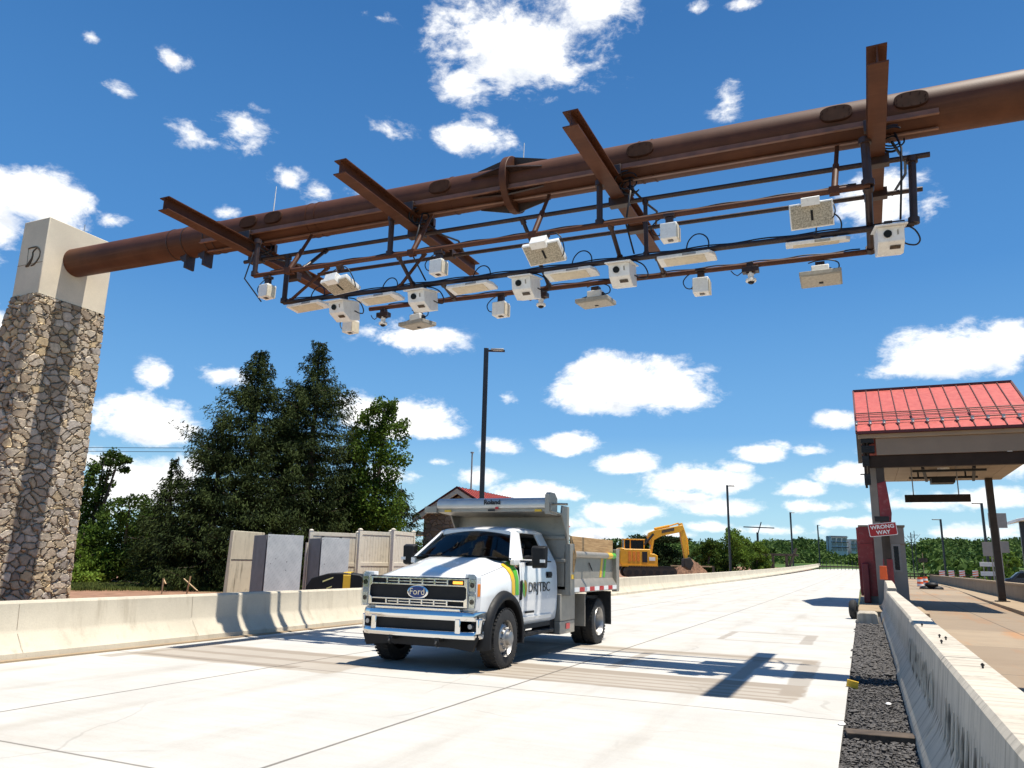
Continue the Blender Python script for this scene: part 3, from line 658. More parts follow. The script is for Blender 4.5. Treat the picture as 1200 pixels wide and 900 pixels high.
post(-12.13,YA,hA,-12.13,YA,hD,.062); post(-12.45,YB,7.0,-12.45,YB,hB,.06)
for X in (-8.75,-4.1): post(X,YB,7.0,X,YB,hB,.06); post(X+.2,YB,hB,X+.2,YA,hD,.042); post(X+.9,YA,hD,X+.9,YE,hE,.042)
for X in (-3.4,): post(X,YA,hA,X,YA,hD,.042)
for X0,X1 in ((-11.0,-11.05),(-6.0,-5.6)): post(X0,YA,hA-.02,X1,YE if X1>-9 else YB,hE if X1>-9 else hB,.042)
for X in (-11.35,-8.1,-5.35,.06):     # telescopic struts from the rear rail down to the front pipe
    a=Vector((X,13.38,th(X)-.40)); b=Vector((X-.10,YB,hp(hB,X))); m=MB(); mid=a.lerp(b,.45); m.tube([a,mid],.038,12); m.tube([mid,b],.055,12); m.box(tuple(b),(.16,.14,.12)); m.build('strut',M['steel'],gan,smooth=50)
for X0,X1 in ((-10.9,-12.0),(-8.3,-8.95)): post(X0,YA,hD+.75,X1,YA,hD,.036,M['steel'])
# clamps where the pipes cross the beams
for X in BX:
    for Y,h in ((YA,hA),(YC,hC)):
        MB().bb(X-.20,X+.20,Y-.09,Y+.09,hp(h,X)-.07,hp(h,X)+.12).build('clamp',M['steel_dark'],gan,bevel=.01)
# stepped brackets under the pipe near the pillar
for px,py in ((243,316),(222,318)):
    X=aty(px,py-10,TY).x; z=th(X)-.40
    m=MB(); m.bb(X-.03,X+.03,TY-.15,TY+.15,z-.34,z+.06)
    m.bb(X-.14,X-.03,TY-.12,TY+.12,z-.14,z+.02); m.bb(X-.24,X-.14,TY-.1,TY+.1,z-.07,z+.05); m.build('bracket',M['steel_dark'],gan)
# whip antennas on the pipe
for px,py,hh in ((320,251,.72),(613,187,.55)):
    X=aty(px,py,TY).x; m=MB(); m.tube([(X,TY,th(X)+.38),(X+.02,TY,th(X)+.40+hh)],[.016,.009],6); m.build('whip_antenna',M['dev_white'],gan)
# cable bundles at the beams
for X in BX:
    m=MB(); z=th(X)-.55
    for k in range(4):
        r=random.uniform(.10,.22); a0=random.uniform(0,2); Y=13.0+random.uniform(-.1,.35)
        pts=[(X+.22+r*math.cos(a0+q*.55)*1.1,Y+.03*q,z+.02+r*math.sin(a0+q*.55)*.8) for q in range(11)]
        m.tube(pts,.014,5)
    m.tube([(X+.3,13.2,z+.1),(X+.36,13.0,z-.3),(X+.3,YB+.07,hp(hB,X)),(X+.28,YA,hp(hD,X)+.1)],.018,5)
    m.tube([(X+.25,13.3,z),(X+.45,13.7,z-.2),(X+.5,14.5,z-.05),(X+.3,15.2,z-.1)],.025,5)
    m.build('cable_loom',M['cable'],gan,smooth=60)
m=MB()
for h,Y,a,b in ((hD+.075,YA+.02,-12,1),(hB+.07,YB+.02,-12,.3),(hE+.07,YE+.02,-9.6,.3)):
    n=60; m.tube([(a+(b-a)*k/n,Y,hp(h,a+(b-a)*k/n)+.012*math.sin(k*1.3)) for k in range(n+1)],.014,5)
m.build('pipe_cable',M['cable'],gan,smooth=60)

# ------------------------------------------------------------------ devices hanging in the frame
def place(px,py,Y): return aty(px,py,Y)
def mk_housing():
    t=thing('camera_housing','x','camera',group='camera housings under the middle pipe')
    # local: y negative is forward; origin = centre
    m=MB(); m.prism([(-.30,.20),(.30,.20),(.28,-.20),(-.06,-.23),(-.30,-.05)],'x',-.20,.20); m.build('casing',M['dev_white'],t,bevel=.012)
    m=MB(); m.prism([(-.25,.20),(.25,.20),(.24,.225),(-.24,.225)],'y',-.40,.34); m.build('hood',M['dev_white'],t,bevel=.006)
    m=MB(); m.tube([(-.05,-.325,.075),(-.05,-.29,.075)],.062,20); m.build('lens',M['lens'],t)
    m=MB(); m.bb(.09,.112,-.312,-.30,.05,.13); m.build('indicator',M['dev_grey'],t)
    m=MB(); m.add([(-.02,-.235,-.113),(.14,-.235,-.113),(.14,-.165,-.162),(-.02,-.165,-.162)],[(0,1,2,3)]); m.build('lower_reflection',M['dev_shade'],t)  # dark reflection on the slanted underside, painted as a flat patch
    m=MB(); m.bb(-.06,.06,-.05,.08,.22,.34); m.build('mount',M['steel_dark'],t)
    m=MB(); m.tube([(.20,.1,.0),(.30,.12,-.06),(.42,.1,-.08),(.47,.06,0),(.40,.05,.16),(.25,.05,.26),(.1,.05,.30)],.014,6); m.build('cable',M['cable'],t,smooth=60)
    return t
hs_=mk_housing(); first=True
HL=[(404,365,'leftmost camera housing, directly above the small white box at the lower pipe end'),(496,353,'second camera housing from the left, above a grey downward antenna'),(617,338,'middle camera housing, beside the little white dome'),(730,323,'camera housing right of centre with cable loop, above a light strip corner'),(1042,283,'rightmost camera housing below the pipe elbow at the frame end')]
for i,(px,py,lab) in enumerate(HL):
    p=place(px,py,YA-.05)
    if i==0: o=hs_; o.location=p; o['label']=lab
    else: o=dup(hs_,None,p,lab)
    o.rotation_euler=(R_(12),0,R_((-2,0,2,2,4)[i])); o.scale=(1.,1.,1.)
def mk_panel():
    t=thing('antenna_panel','x','antenna',group='flat antenna panels tilted from the front pipe')
    # panel face looks along -Y and down; origin at the panel centre
    T=Matrix.Rotation(R_(38),3,'X')       # tilt face downwards
    m=MB(); m.box((0,0,0),(.80,.09,.50),T); m.build('casing',M['dev_white'],t,bevel=.012)
    m=MB(); c=T@Vector((0,-.05,0)); m.box(tuple(c),(.745,.014,.445),T); ra=m.build('radome',M['dev_mesh'],t,bevel=.004)
    m=MB(); c=T@Vector((.01,-.062,0.)); m.box(tuple(c),(.045,.012,.20),T); m.build('slot',M['black'],ra)
    m=MB(); c=T@Vector((0,-.03,.27)); m.box(tuple(c),(.34,.20,.16),T); m.build('bracket',M['dev_white'],t,bevel=.006)
    m=MB(); m.box((0,.18,.36),(.14,.10,.12)); m.box((0,.14,.30),(.06,.22,.05)); m.build('clamp',M['steel_dark'],t)
    m=MB(); m.tube([(.05,.14,.36),(.22,.10,.36),(.38,.02,.25),(.43,0,.05),(.40,.02,-.08),(.36,.03,-.12)],.013,6); m.tube([(-.05,.14,.36),(-.2,.16,.33),(-.34,.12,.2),(-.36,.06,.1)],.011,6); m.build('cable',M['cable'],t,smooth=60)
    return t
pa=mk_panel()
for i,(px,py,lab) in enumerate([(399,334,'tilted antenna panel hanging at the left above a camera housing'),(638,296,'tilted antenna panel in the middle of the front pipe with dark slot'),(951,252,'large antenna panel at the right, its speckled face square to the viewer')]):
    p=place(px,py,YB-.18)
    o=pa if i==0 else dup(pa,None,p,lab); o.location=p; o['label']=lab; o.rotation_euler=((R_(34),0,R_(-8)),(R_(20),0,R_(-4)),(R_(-10),0,0))[i]; o.scale=((.95,)*3,(.95,)*3,(.84,)*3)[i]
def mk_down():
    t=thing('down_antenna','x','antenna',group='grey antennas tilted under the lower pipe')
    T=Matrix.Rotation(R_(90),3,'X')
    m=MB(); m.box((0,0,0),(.70,.085,.50),T); m.build('casing',M['dev_grey'],t,bevel=.012)
    m=MB(); c=T@Vector((0,-.048,0)); m.box(tuple(c),(.65,.014,.45),T); r_=m.build('radome',M['dev_grey2'],t,bevel=.004)
    m=MB(); c=T@Vector((0,-.06,-.06)); m.box(tuple(c),(.07,.01,.06),T); m.build('slot',M['black'],r_)
    m=MB(); m.box((0,.0,.14),(.30,.20,.17)); m.build('junction_box',M['dev_white'],t,bevel=.015)
    m=MB(); m.box((0,.03,.27),(.16,.14,.10)); m.box((.16,.02,.13),(.05,.1,.10)); m.build('clamp',M['steel_dark'],t)
    m=MB(); m.tube([(-.2,.05,.36),(-.05,.03,.38),(.15,.03,.37),(.30,0,.28),(.30,0,.16),(.18,-.05,.12)],.012,6); m.tube([(-.15,0,.15),(-.3,0,.12),(-.32,.02,.03)],.012,6); m.build('cable',M['cable'],t,smooth=60)
    return t
da=mk_down()
for i,(px,py,lab) in enumerate([(489,380,'grey downward antenna at the left under the second camera housing'),(698,354,'grey downward antenna right of the dome in the middle of the lower pipe'),(962,326,'grey downward antenna near the right end of the lower pipe')]):
    p=place(px,py,YE); o=da if i==0 else dup(da,None,p,lab); o.location=p; o['label']=lab; o.rotation_euler=(R_((4,2,-8)[i]),0,R_((-10,-4,0)[i]))
def mk_box():
    t=thing('sensor_box','x','sensor',group='small white sensor boxes hung from the pipes')
    m=MB(); m.box((0,0,0),(.30,.26,.30)); m.build('casing',M['dev_white'],t,bevel=.015)
    m=MB(); m.bb(.15,.172,-.14,.10,-.16,.10); m.build('side_hood',M['dev_cream'],t,bevel=.004)
    m=MB(); m.bb(-.03,.06,-.06,.02,-.165,-.15); m.build('port',M['dev_shade'],t)
    m=MB(); m.box((0,0,.22),(.13,.10,.15)); m.box((0,0,.33),(.20,.14,.06)); m.build('mount',M['steel_dark'],t,bevel=.006)
    m=MB(); m.tube([(-.15,.0,.0),(-.22,0,-.02),(-.30,0,.02),(-.34,0,.14),(-.26,.02,.26),(-.12,.03,.34)],.011,6); m.box((-.165,0,-.01),(.03,.05,.05)); m.build('cable',M['cable'],t,smooth=60)
    return t
bx_=mk_box()
for i,(px,py,lab,Y) in enumerate([(313,342,'white sensor box hanging at the far left end of the front pipe',YB),(514,314,'white sensor box on the front pipe left of the middle',YB),(785,273,'white sensor box on the front pipe between middle and right antenna panels',YB),(411,383,'white sensor box tucked under the leftmost camera housing',YE),(587,363,'white sensor box on the lower pipe left of the middle camera',YE),(822,336,'white sensor box on the lower pipe right of centre',YE)]):
    p=place(px,py,Y-.02); o=bx_ if i==0 else dup(bx_,None,p,lab); o.location=p; o['label']=lab; o.rotation_euler=(0,0,R_((-8,-4,0,-6,-3,2)[i]))
def mk_strip():
    t=thing('light_strip','x','light',group='flat light strips under the middle pipe')
    m=MB(); m.prism([(-.52,-.19),(.44,-.19),(.52,-.05),(.52,.19),(-.52,.19)],'z',-.03,.035); m.build('casing',M['dev_white'],t,bevel=.01)
    m=MB(); m.bb(-.40,.34,-.15,.15,-.042,-.03); m.build('lens_cover',M['dev_cream'],t)
    m=MB(); m.bb(-.05,.20,-.198,-.19,-.02,.02); m.build('front_plate',M['galv'],t)
    m=MB(); m.box((0,.02,.07),(.12,.10,.07)); m.box((.45,-.02,.0),(.03,.05,.05)); m.build('mount',M['steel_dark'],t)
    m=MB(); m.tube([(.0,.02,.06),(-.01,.02,.20),(.03,.02,.36),(.14,.02,.47),(.27,.02,.47),(.37,.02,.38),(.40,.02,.24),(.34,.02,.10),(.26,.04,.06)],.013,6); m.build('cable_loop',M['cable'],t,smooth=60)
    return t
st_=mk_strip()
for i,(px,py,lab) in enumerate([(362,359,'leftmost light strip at the elbow of the middle pipe'),(446,350,'light strip between the two left camera housings, under a cable loop'),(553,337,'light strip just left of the middle camera housing'),(670,321,'light strip under a cable loop between middle and right of centre camera housings'),(805,303,'light strip on its own under a tall cable loop'),(958,284,'rightmost light strip below the large antenna panel')]):
    p=place(px,py,YA-.04); o=st_ if i==0 else dup(st_,None,p,lab); o.location=p; o['label']=lab; o.rotation_euler=(R_((-6,-6,-6,-5,-4,14)[i]),0,R_((-4,-3,-2,0,0,3)[i]))
def mk_dome():
    t=thing('dome_camera','x','camera',group='white dome cameras under the lower pipe')
    m=MB(); m.lathe([(.03,.13),(.055,.125),(.055,.03),(.05,.02),(.05,-.01),(.095,-.02),(.10,-.06),(.085,-.075),(.02,-.078)],(0,0,0),'z',20,caps=True); m.build('body',M['dev_white'],t)
    m=MB(); m.ell((0,0,-.075),(.062,.062,.045),14,8); m.build('dome',M['lens'],t)
    m=MB(); m.box((0,0,.16),(.30,.16,.10)); m.box((0,0,.24),(.12,.13,.12)); m.box((.0,.0,.11),(.16,.1,.05)); m.tube([(-.15,0,.14),(-.24,0,.08),(-.3,0,.12),(-.36,.02,.20)],.011,6); m.build('mount',M['steel_dark'],t,bevel=.006)
    return t
do_=mk_dome()
for i,(px,py,lab) in enumerate([(449,377,'dome camera at the left, between housing and grey antenna'),(634,355,'dome camera beside the middle camera housing'),(880,326,'dome camera alone near the right of the lower pipe')]):
    p=place(px,py,YE); o=do_ if i==0 else dup(do_,None,p,lab); o.location=p; o['label']=lab

# ------------------------------------------------------------------ dump truck (local: x to the driver's side, y backwards from the bumper)
TX,TYO=-6.215,10.30
trk=thing('dump_truck','white single cab dump truck with steel bed driving towards the viewer under the gantry','truck',(TX,TYO,0))
W=M['white_paint']
FWY,RWY,WR=1.0,5.42,.445
def arch(y):
    d=abs(y-FWY); return .44+math.sqrt(max(0,.60**2-d*d)) if d<.60 else 0
# front body: fenders and hood as one lofted skin
st=[(.14,1.30,1.335,1.22),(.20,1.345,1.375,1.27),(.34,1.385,1.42,1.31),(.405,1.40,1.435,1.325),(.46,1.41,1.45,1.335),(.55,1.425,1.465,1.345),(.70,1.45,1.49,1.365),(.85,1.475,1.515,1.385),(1.0,1.50,1.545,1.405),(1.15,1.525,1.575,1.425),(1.30,1.55,1.60,1.445),(1.45,1.575,1.61,1.47),(1.54,1.585,1.61,1.49),(1.598,1.59,1.61,1.50),(1.60,1.59,1.61,1.50)]
m=MB(); rings=[]
for (y,zm,zc,zs) in st:
    zb=max(.60 if y>.3 else .86,arch(y)); wf=1.0-.10*max(0,(.34-y)/.2)*.6; 
    half=[(0,zc),(.30,zc),(.52,zc-.008),(.66,zm-.012),(.80,zm-.045),(.90,zs+.0),(.97*wf,zs-.075),(1.005*wf,min(zs-.17,1.3)),(1.01*wf,max(zb+.02,1.06) if zb<1.02 else zb+.015),(1.0*wf,zb)]
    rings.append([(-x,y,z) for x,z in half[::-1]]+[(x,y,z) for x,z in half[1:]])
m.loft(rings,close=False)
m.add(rings[0],[list(range(len(rings[0])))])
m.build('hood',W,trk,smooth=40)
# dark wheel house and engine bay behind the skin
m=MB()
for s in(-1,1): m.bb(s*.50,s*.93,.30,1.58,.95,1.28)
m.bb(-.88,.88,.16,1.5,.50,1.27); m.build('engine_bay',M['chassis'],trk,smooth=0)
for s in(-1,1):         # black fender flares
    m=MB(); R=[]
    for k in range(25):
        q=math.pi*(k/24.)*1.12-.06*math.pi
        c,sn=math.cos(q),math.sin(q)
        def pt(r,x): return (s*x,FWY-c*r,.44+sn*r)
        R.append([pt(.575,.90),pt(.575,1.085),pt(.60,1.10),pt(.665,1.085),pt(.70,1.035),pt(.715,.99),pt(.70,.90)])
    m.loft(R); m.build('fender_flare',M['black'],trk,smooth=50)
# decorative stripes and vent on the fender
def hoodhalf(y):
    zm,zc,zs=[float(np.interp(y,[q[0] for q in st],[q[i] for q in st])) for i in (1,2,3)]; zb=max(.60,arch(y))
    return [(.74,zm-.03),(.80,zm-.045),(.90,zs),(.97,zs-.075),(1.005,min(zs-.17,1.3)),(1.01,max(zb+.02,1.06) if zb<1.02 else zb+.015)]
for y0,y1,mm_ in ((1.29,1.41,M['yellow']),(1.43,1.56,M['green'])):
    m=MB(); m.loft([[(x+.007,y0+(y1-y0)*k/4+(1.35-z)*.03,z+.006) for x,z in hoodhalf(y0+(y1-y0)*k/4)[1:]] for k in range(5)],close=False,caps=False)
    m.build('fender_stripe',mm_,trk,smooth=60)
for s in(-1,1):
    m=MB(); m.loft([[(s*(.848+dx),y,.5*(hoodhalf(y)[1][1]+hoodhalf(y)[2][1])+.004) for dx in (-.005,.005)] for y in [.24+.065*k for k in range(19)]],close=False,caps=False); m.build('hood_seam',M['black'],trk,smooth=0)
m=MB(); m.prism([(1.60,.98),(1.655,1.0),(1.665,1.30),(1.61,1.28)],'x',1.0,1.045); m.build('fender_vent',M['black'],trk,bevel=.006)
# cab shell
def cabsec(y,zt=1.585):
    h=[(.97,zt),(1.0,1.50),(1.015,1.30),(1.02,1.05),(1.01,.80),(.985,.62),(.93,.57)]
    return [(x,y,z) for x,z in h]+[(-x,y,z) for x,z in h[::-1]]
m=MB(); m.loft([cabsec(y) for y in (1.60,2.4,3.27,3.30)],close=False,caps=False); 
m.add(cabsec(3.30),[list(range(14))]); m.bb(-.9,.9,1.62,3.28,.56,.60)
m.build('cab',W,trk,smooth=40)
def P2(x,y,z): return Vector((x,y,z))
def beam(m,a,b,wa,wb,t):   # flat pillar between two points with widths along y
    pass
m=MB()
# roof
rr=[]
for (y,zc,ze,xe) in ((1.98,2.085,2.045,.66),(2.06,2.115,2.07,.70),(2.4,2.155,2.10,.725),(2.9,2.16,2.105,.73),(3.22,2.13,2.08,.72),(3.30,2.09,2.04,.70)):
    top=[(0,y,zc),(.3,y,zc-.004),(.55,y,zc-.018),(xe-.03,y,ze+.012),(xe+.015,y,ze-.02),(xe,y,ze-.06),(xe-.06,y,ze-.07)]
    rr.append(top+[(-a,b,c) for a,b,c in top[::-1][:-1]])
m.loft(rr)
m.build('roof',W,trk,smooth=50)
for s in (-1,1):
    m=MB(); m.loft([[(s*.955,1.40,1.565),(s*.975,1.60,1.565),(s*.90,1.58,1.565),(s*.89,1.40,1.565)],[(s*.70,1.985,2.06),(s*.725,2.085,2.06),(s*.66,2.08,2.06),(s*.65,1.985,2.06)]]); m.bb(s*.90,s*.985,1.44,1.78,1.50,1.578); m.build('windscreen_pillar',W,trk,bevel=.012)
    m=MB(); m.loft([[(s*.975,3.03,1.57),(s*.975,3.30,1.57),(s*.90,3.30,1.57),(s*.91,3.03,1.57)],[(s*.735,2.93,2.05),(s*.715,3.28,2.05),(s*.65,3.26,2.05),(s*.67,2.93,2.05)]]); m.build('rear_pillar',W,trk,bevel=.015)
m=MB(); m.loft([[(s_*.95,3.27,1.57) for s_ in(-1,1)],[(s_*.68,3.26,2.06) for s_ in(-1,1)]],close=False,caps=False); m.build('rear_window',M['glass'],trk,smooth=0)
# windscreen, slightly bowed
m=MB(); R=[]
for k in range(5):
    t_=k/4; z=1.575+(2.055-1.575)*t_; R.append([(x*(.925-.245*t_)/1.0,1.30+.12*x*x+(.70-.02)*t_-.0*x,z) for x in [i/6-1 for i in range(13)]])
m.loft(R,close=False,caps=False); m.build('windscreen',M['glass'],trk,smooth=60)
m=MB(); m.loft([[(x*.94,1.26+.13*x*x,1.60) for x in [i/6-1 for i in range(13)]],[(x*.94,1.33+.12*x*x,1.588) for x in [i/6-1 for i in range(13)]],[(x*.93,1.40+.12*x*x,1.55) for x in [i/6-1 for i in range(13)]]],close=False,caps=False); m.build('cowl',M['black'],trk)
m=MB()
for x0,x1 in ((-.1,-.78),(.72,.05)):
    m.tube([(x0,1.27+.13*x0*x0,1.60),((x0+x1)/2,1.32+.1*x0*x0,1.618),(x1,1.36+.13*x1*x1,1.63)],.011,6)
m.build('wiper',M['black'],trk)
for s in (-1,1):        # doors
    sec=[(.99,1.555),(1.012,1.49),(1.03,1.30),(1.034,1.05),(1.025,.82),(.998,.63)]
    m=MB(); ys=[1.665,1.70,3.02,3.045]
    m.loft([[(s*(x-.0),y,z) for x,z in sec]+[(s*(x-.05),y,z) for x,z in sec[::-1]] for y in ys])
    # window frame belonging to the door
    m.loft([[(s*.985,1.56,1.55),(s*.985,1.80,1.55),(s*.93,1.80,1.55),(s*.93,1.56,1.55)],[(s*.742,2.07,2.035),(s*.742,2.16,2.035),(s*.70,2.16,2.035),(s*.70,2.10,2.035)]])
    m.loft([[(s*.985,2.95,1.55),(s*.985,3.04,1.55),(s*.93,3.04,1.55),(s*.93,2.95,1.55)],[(s*.742,2.86,2.035),(s*.742,2.96,2.035),(s*.70,2.96,2.035),(s*.70,2.86,2.035)]])
    m.bar((s*.725,2.10,2.05),(s*.725,2.95,2.05),.05,.045)
    door=m.build('door',W,trk,bevel=.008,smooth=40)
    m=MB(); m.add([(s*.965,1.80,1.55),(s*.965,2.96,1.55),(s*.725,2.88,2.04),(s*.725,2.14,2.04)],[(0,1,2,3)]); (m.build('window',M['glass'],door,smooth=0) if s<0 else None)   # the driver's window is down
    m=MB(); m.bb(s*1.03,s*1.055,2.76,2.96,1.345,1.39); m.bb(s*1.028,s*1.034,2.73,2.99,1.32,1.41); m.build('handle',M['black'],door,bevel=.006)
    m=MB(); m.bb(s*1.020,s*1.04,1.70,3.02,.70,.715); m.build('trim_line',M['white_paint'],door)
    m=MB(); m.bb(s*.97,s*1.0,1.66,3.04,1.552,1.568); m.build('belt_seal',M['black'],door)
    if s>0:
        text('door_lettering','DRJTBC',.235,M['ink'],door,M_right((1.0405,2.40,1.17)),.003,1.22,bold=-.001)
        m=MB(); cy,cz=1.765,1.16     # leaf shaped agency mark: green and orange halves
        m.add([(1.0405,cy-.10,cz+.13),(1.0405,cy-.075,cz-.06),(1.0405,cy-.035,cz-.14),(1.0405,cy-.01,cz-.05),(1.0405,cy-.04,cz+.07)],[(0,1,2,3,4)]); m.build('door_mark',M['green'],door,smooth=0)
        m=MB(); m.add([(1.041,cy-.03,cz+.13),(1.041,cy+.02,cz+.14),(1.041,cy+.075,cz+.09),(1.041,cy+.08,cz-.02),(1.041,cy+.04,cz-.11),(1.041,cy-.01,cz-.15),(1.041,cy+.01,cz-.03),(1.041,cy-.02,cz+.06)],[list(range(8))]); m.build('door_mark',M['yellow'],door,smooth=0)
        m=MB()
        for k in range(7): m.bb(1.031,1.0405,1.80+.055*k,1.84+.055*k,.765,.80)
        m.build('door_badge',M['ink'],door)
    # mirrors
    m=MB(); m.tube([(s*1.0,1.86,1.62),(s*1.16,1.80,1.62)],.03,8); m.tube([(s*1.0,1.90,1.52),(s*1.16,1.82,1.52)],.028,8)
    mi=m.build('mirror',M['black'],trk)
    m=MB(); m.loft([[(s*(1.14+.02),1.76,1.48),(s*1.36,1.78,1.49),(s*1.37,1.78,1.78),(s*1.14,1.76,1.78)],[(s*1.12,1.86,1.46),(s*1.38,1.88,1.47),(s*1.39,1.88,1.81),(s*1.12,1.86,1.81)],[(s*1.13,1.90,1.47),(s*1.37,1.92,1.48),(s*1.38,1.92,1.80),(s*1.13,1.90,1.80)]]); m.build('mirror_head',M['black'],mi,bevel=.02)
    m=MB(); m.bb(s*1.30,s*1.385,1.755,1.78,1.585,1.635); m.build('mirror_lamp',M['white_dec'],mi)
# cab interior
m=MB(); m.bb(-.92,.92,1.55,1.95,1.15,1.50); m.build('dashboard',M['seat'],trk,bevel=.04)
m=MB()
for x in(-.48,.48): m.bb(x-.26,x+.26,2.55,3.05,1.0,1.22); m.bb(x-.25,x+.25,2.98,3.14,1.15,1.78); m.bb(x-.13,x+.13,3.0,3.12,1.78,1.93)
m.build('seat',M['seat'],trk,bevel=.05)
m=MB(); c=Vector((.48,2.12,1.47)); A=Matrix.Rotation(R_(62),3,'X')
m.tube([tuple(c+A@Vector((.19*math.cos(2*math.pi*k/24),.19*math.sin(2*math.pi*k/24),0))) for k in range(25)],.018,8)
m.tube([tuple(c+A@Vector((-.19,0,0))),tuple(c),tuple(c+A@Vector((.19,0,0)))],.016,6); m.tube([tuple(c),(.48,1.8,1.38)],.03,8); m.build('steering_wheel',M['seat'],trk)
m=MB(); m.box((0,1.93,1.93),(.24,.03,.07)); m.build('inside_mirror',M['black'],trk)
m=MB()
for x in (-.40,-.20,0,.20,.40): m.ell((x,2.10,2.125+(.02 if x==0 else 0)),(.05,.03,.02),10,6)
m.build('roof_lamps',M['black'],trk)
# grille
gr=MB(); gr.bb(-.86,.86,.10,.16,.90,1.34); gro=gr.build('grille',M['black'],trk)
m=MB()
def slot_row(z0,z1):
    m.bb(-.83,.83,.055,.10,z1-.022,z1); m.bb(-.83,.83,.055,.10,z0,z0+.022); m.bb(-.52,.50,.065,.10,(z0+z1)/2-.009,(z0+z1)/2+.009)
    for x in (-.83,-.56,-.35,-.14,.07,.28,.50,.80): m.bb(x,x+.028,.058,.10,z0+.02,z1-.02)
slot_row(1.215,1.325); slot_row(.915,1.02)
m.prism([(-.86,.915),(-.80,.915),(-.80,1.02),(-.84,1.05),(-.84,1.19),(-.80,1.215),(-.80,1.325),(-.86,1.325)],'y',.045,.10); m.prism([(.86,.915),(.80,.915),(.80,1.02),(.84,1.05),(.84,1.19),(.80,1.215),(.80,1.325),(.86,1.325)],'y',.045,.10)
m.build('chrome_frame',M['chrome'],gro,bevel=.004)
m=MB(); m.bb(-.52,.52,.085,.10,.925,1.01); m.build('grille_insert',M['chassis'],gro)
m=MB(); m.lathe([(.001,-.012),(.13,-.012),(.162,.0),(.168,.02),(.15,.03)],(0,.075,1.115),'y',36); 
m.v=[(x*1.12,y,1.115+(z-1.115)*.62) for x,y,z in m.v]; em=m.build('emblem',M['chrome'],gro)
m=MB(); m.tube([(0,.065,0),(0,.058,0)],.142,36); m.v=[(x*1.08,y,1.115+z*.58) for x,y,z in m.v]; m.build('emblem_field',M['blue'],em)
text('emblem_lettering','Ford',.135,M['chrome'],em,M_front((0,.056,1.118))@Matrix.Shear('XY',4,(.0,.0)) if False else M_front((0,.056,1.118)),.003,1.05)
m=MB(); m.bb(.55,.80,.045,.062,1.235,1.305); m.build('amber_strobe',M['black'],gro); m=MB(); m.bb(.62,.78,.036,.046,1.25,1.29)
am,nt,b=newmat('lit amber strobe'); b.inputs['Base Color'].default_value=(.9,.35,.05,1); b.inputs['Emission Color'].default_value=(1,.38,.04,1); b.inputs['Emission Strength'].default_value=1.3
m.build('strobe_lens',am,gro)
# headlamps
for s in(-1,1):
    m=MB(); pts=[(.865,.885),(.985,.885),(1.0,1.02),(1.0,1.345),(.96,1.385),(.80,1.385),(.80,1.335),(.865,1.335)]
    m.prism([(s*x,z) for x,z in pts],'y',.075,.20,[(s*x*(1.012 if x>.95 else 1),z) for x,z in pts]); hl=m.build('headlight',M['lamp_silver'],trk,bevel=.008)
    m=MB()
    for (z0,z1) in ((.91,1.10),(1.15,1.33)):
        m.m=0; m.prism([(s*.885,z0+.012),(s*.975,z0+.012),(s*.985,z1-.012),(s*.885,z1-.012)],'y',.052,.074)
        m.m=1; m.tube([(s*.932,.050,(z0+z1)/2),(s*.932,.056,(z0+z1)/2)],.038,16)
    m.build('reflector',[M['chrome'],M['lens']],hl)
    m=MB(); m.bb(s*.875,s*.98,.05,.078,1.115,1.135); m.bb(s*.865,s*.875,.05,.078,.90,1.33); m.build('lamp_divider',M['white_dec'],hl)
    m=MB(); m.prism([(s*.868,.89),(s*.985,.89),(s*1.0,1.02),(s*1.0,1.34),(s*.96,1.38),(s*.87,1.38)],'y',.036,.044); m.build('lens',M['lampglass'],hl,bevel=.004)
    m=MB(); m.bb(s*.99,s*1.014,.09,.17,1.08,1.26); m.build('marker_lens',M['amber'],hl,bevel=.006)
# bumper: chrome bar with three openings
m=MB()
def bumper_bar(z0,z1,off=0,x=1.025):
    xs=[-x,-.955,-.80,-.4,0,.4,.80,.955,x]; ys_=[.30,.12,.04,.015,.0,.015,.04,.12,.30]
    m.loft([[(xx,yy+off,z0),(xx,yy+off-.025,(z0+z1)/2),(xx,yy+off,z1),(xx,yy+.10+off,z1),(xx,yy+.10+off,z0)] for xx,yy in zip(xs,ys_)])
bumper_bar(.725,.86); bumper_bar(.47,.585)
for x0,x1 in ((-.77,-.68),(.68,.77)): m.bb(x0,x1,.02,.12,.55,.76)
for s in(-1,1): m.bb(s*.965,s*1.015,.14,.30,.55,.76)
m.bb(-.74,.74,.06,.14,.85,.90)
bu=m.build('bumper',M['chrome'],trk,bevel=.012,smooth=50)
m=MB(); m.bb(-.99,.99,.16,.24,.50,.80); m.bb(-.69,.69,.075,.16,.55,.76); m.build('bumper_opening',M['black'],bu)
for s in(-1,1):
    m=MB(); m.tube([(s*.89,.10,.655),(s*.89,.16,.655)],.034,18); m.build('fog_lamp',M['rim'],bu)
    m=MB(); m.bb(s*.36,s*.44,-.0,.20,.42,.475); m.tube([(s*.40,.02,.45),(s*.40,-.03,.40),(s*.40,.03,.36)],.02,8); m.build('tow_hook',M['chassis'],bu,bevel=.01)
m=MB(); m.prism([(-1.0,.50),(1.0,.50),(.92,.30),(.55,.34),(-.55,.34),(-.92,.30)],'y',.14,.22); m.build('valance',M['black'],trk,bevel=.01)
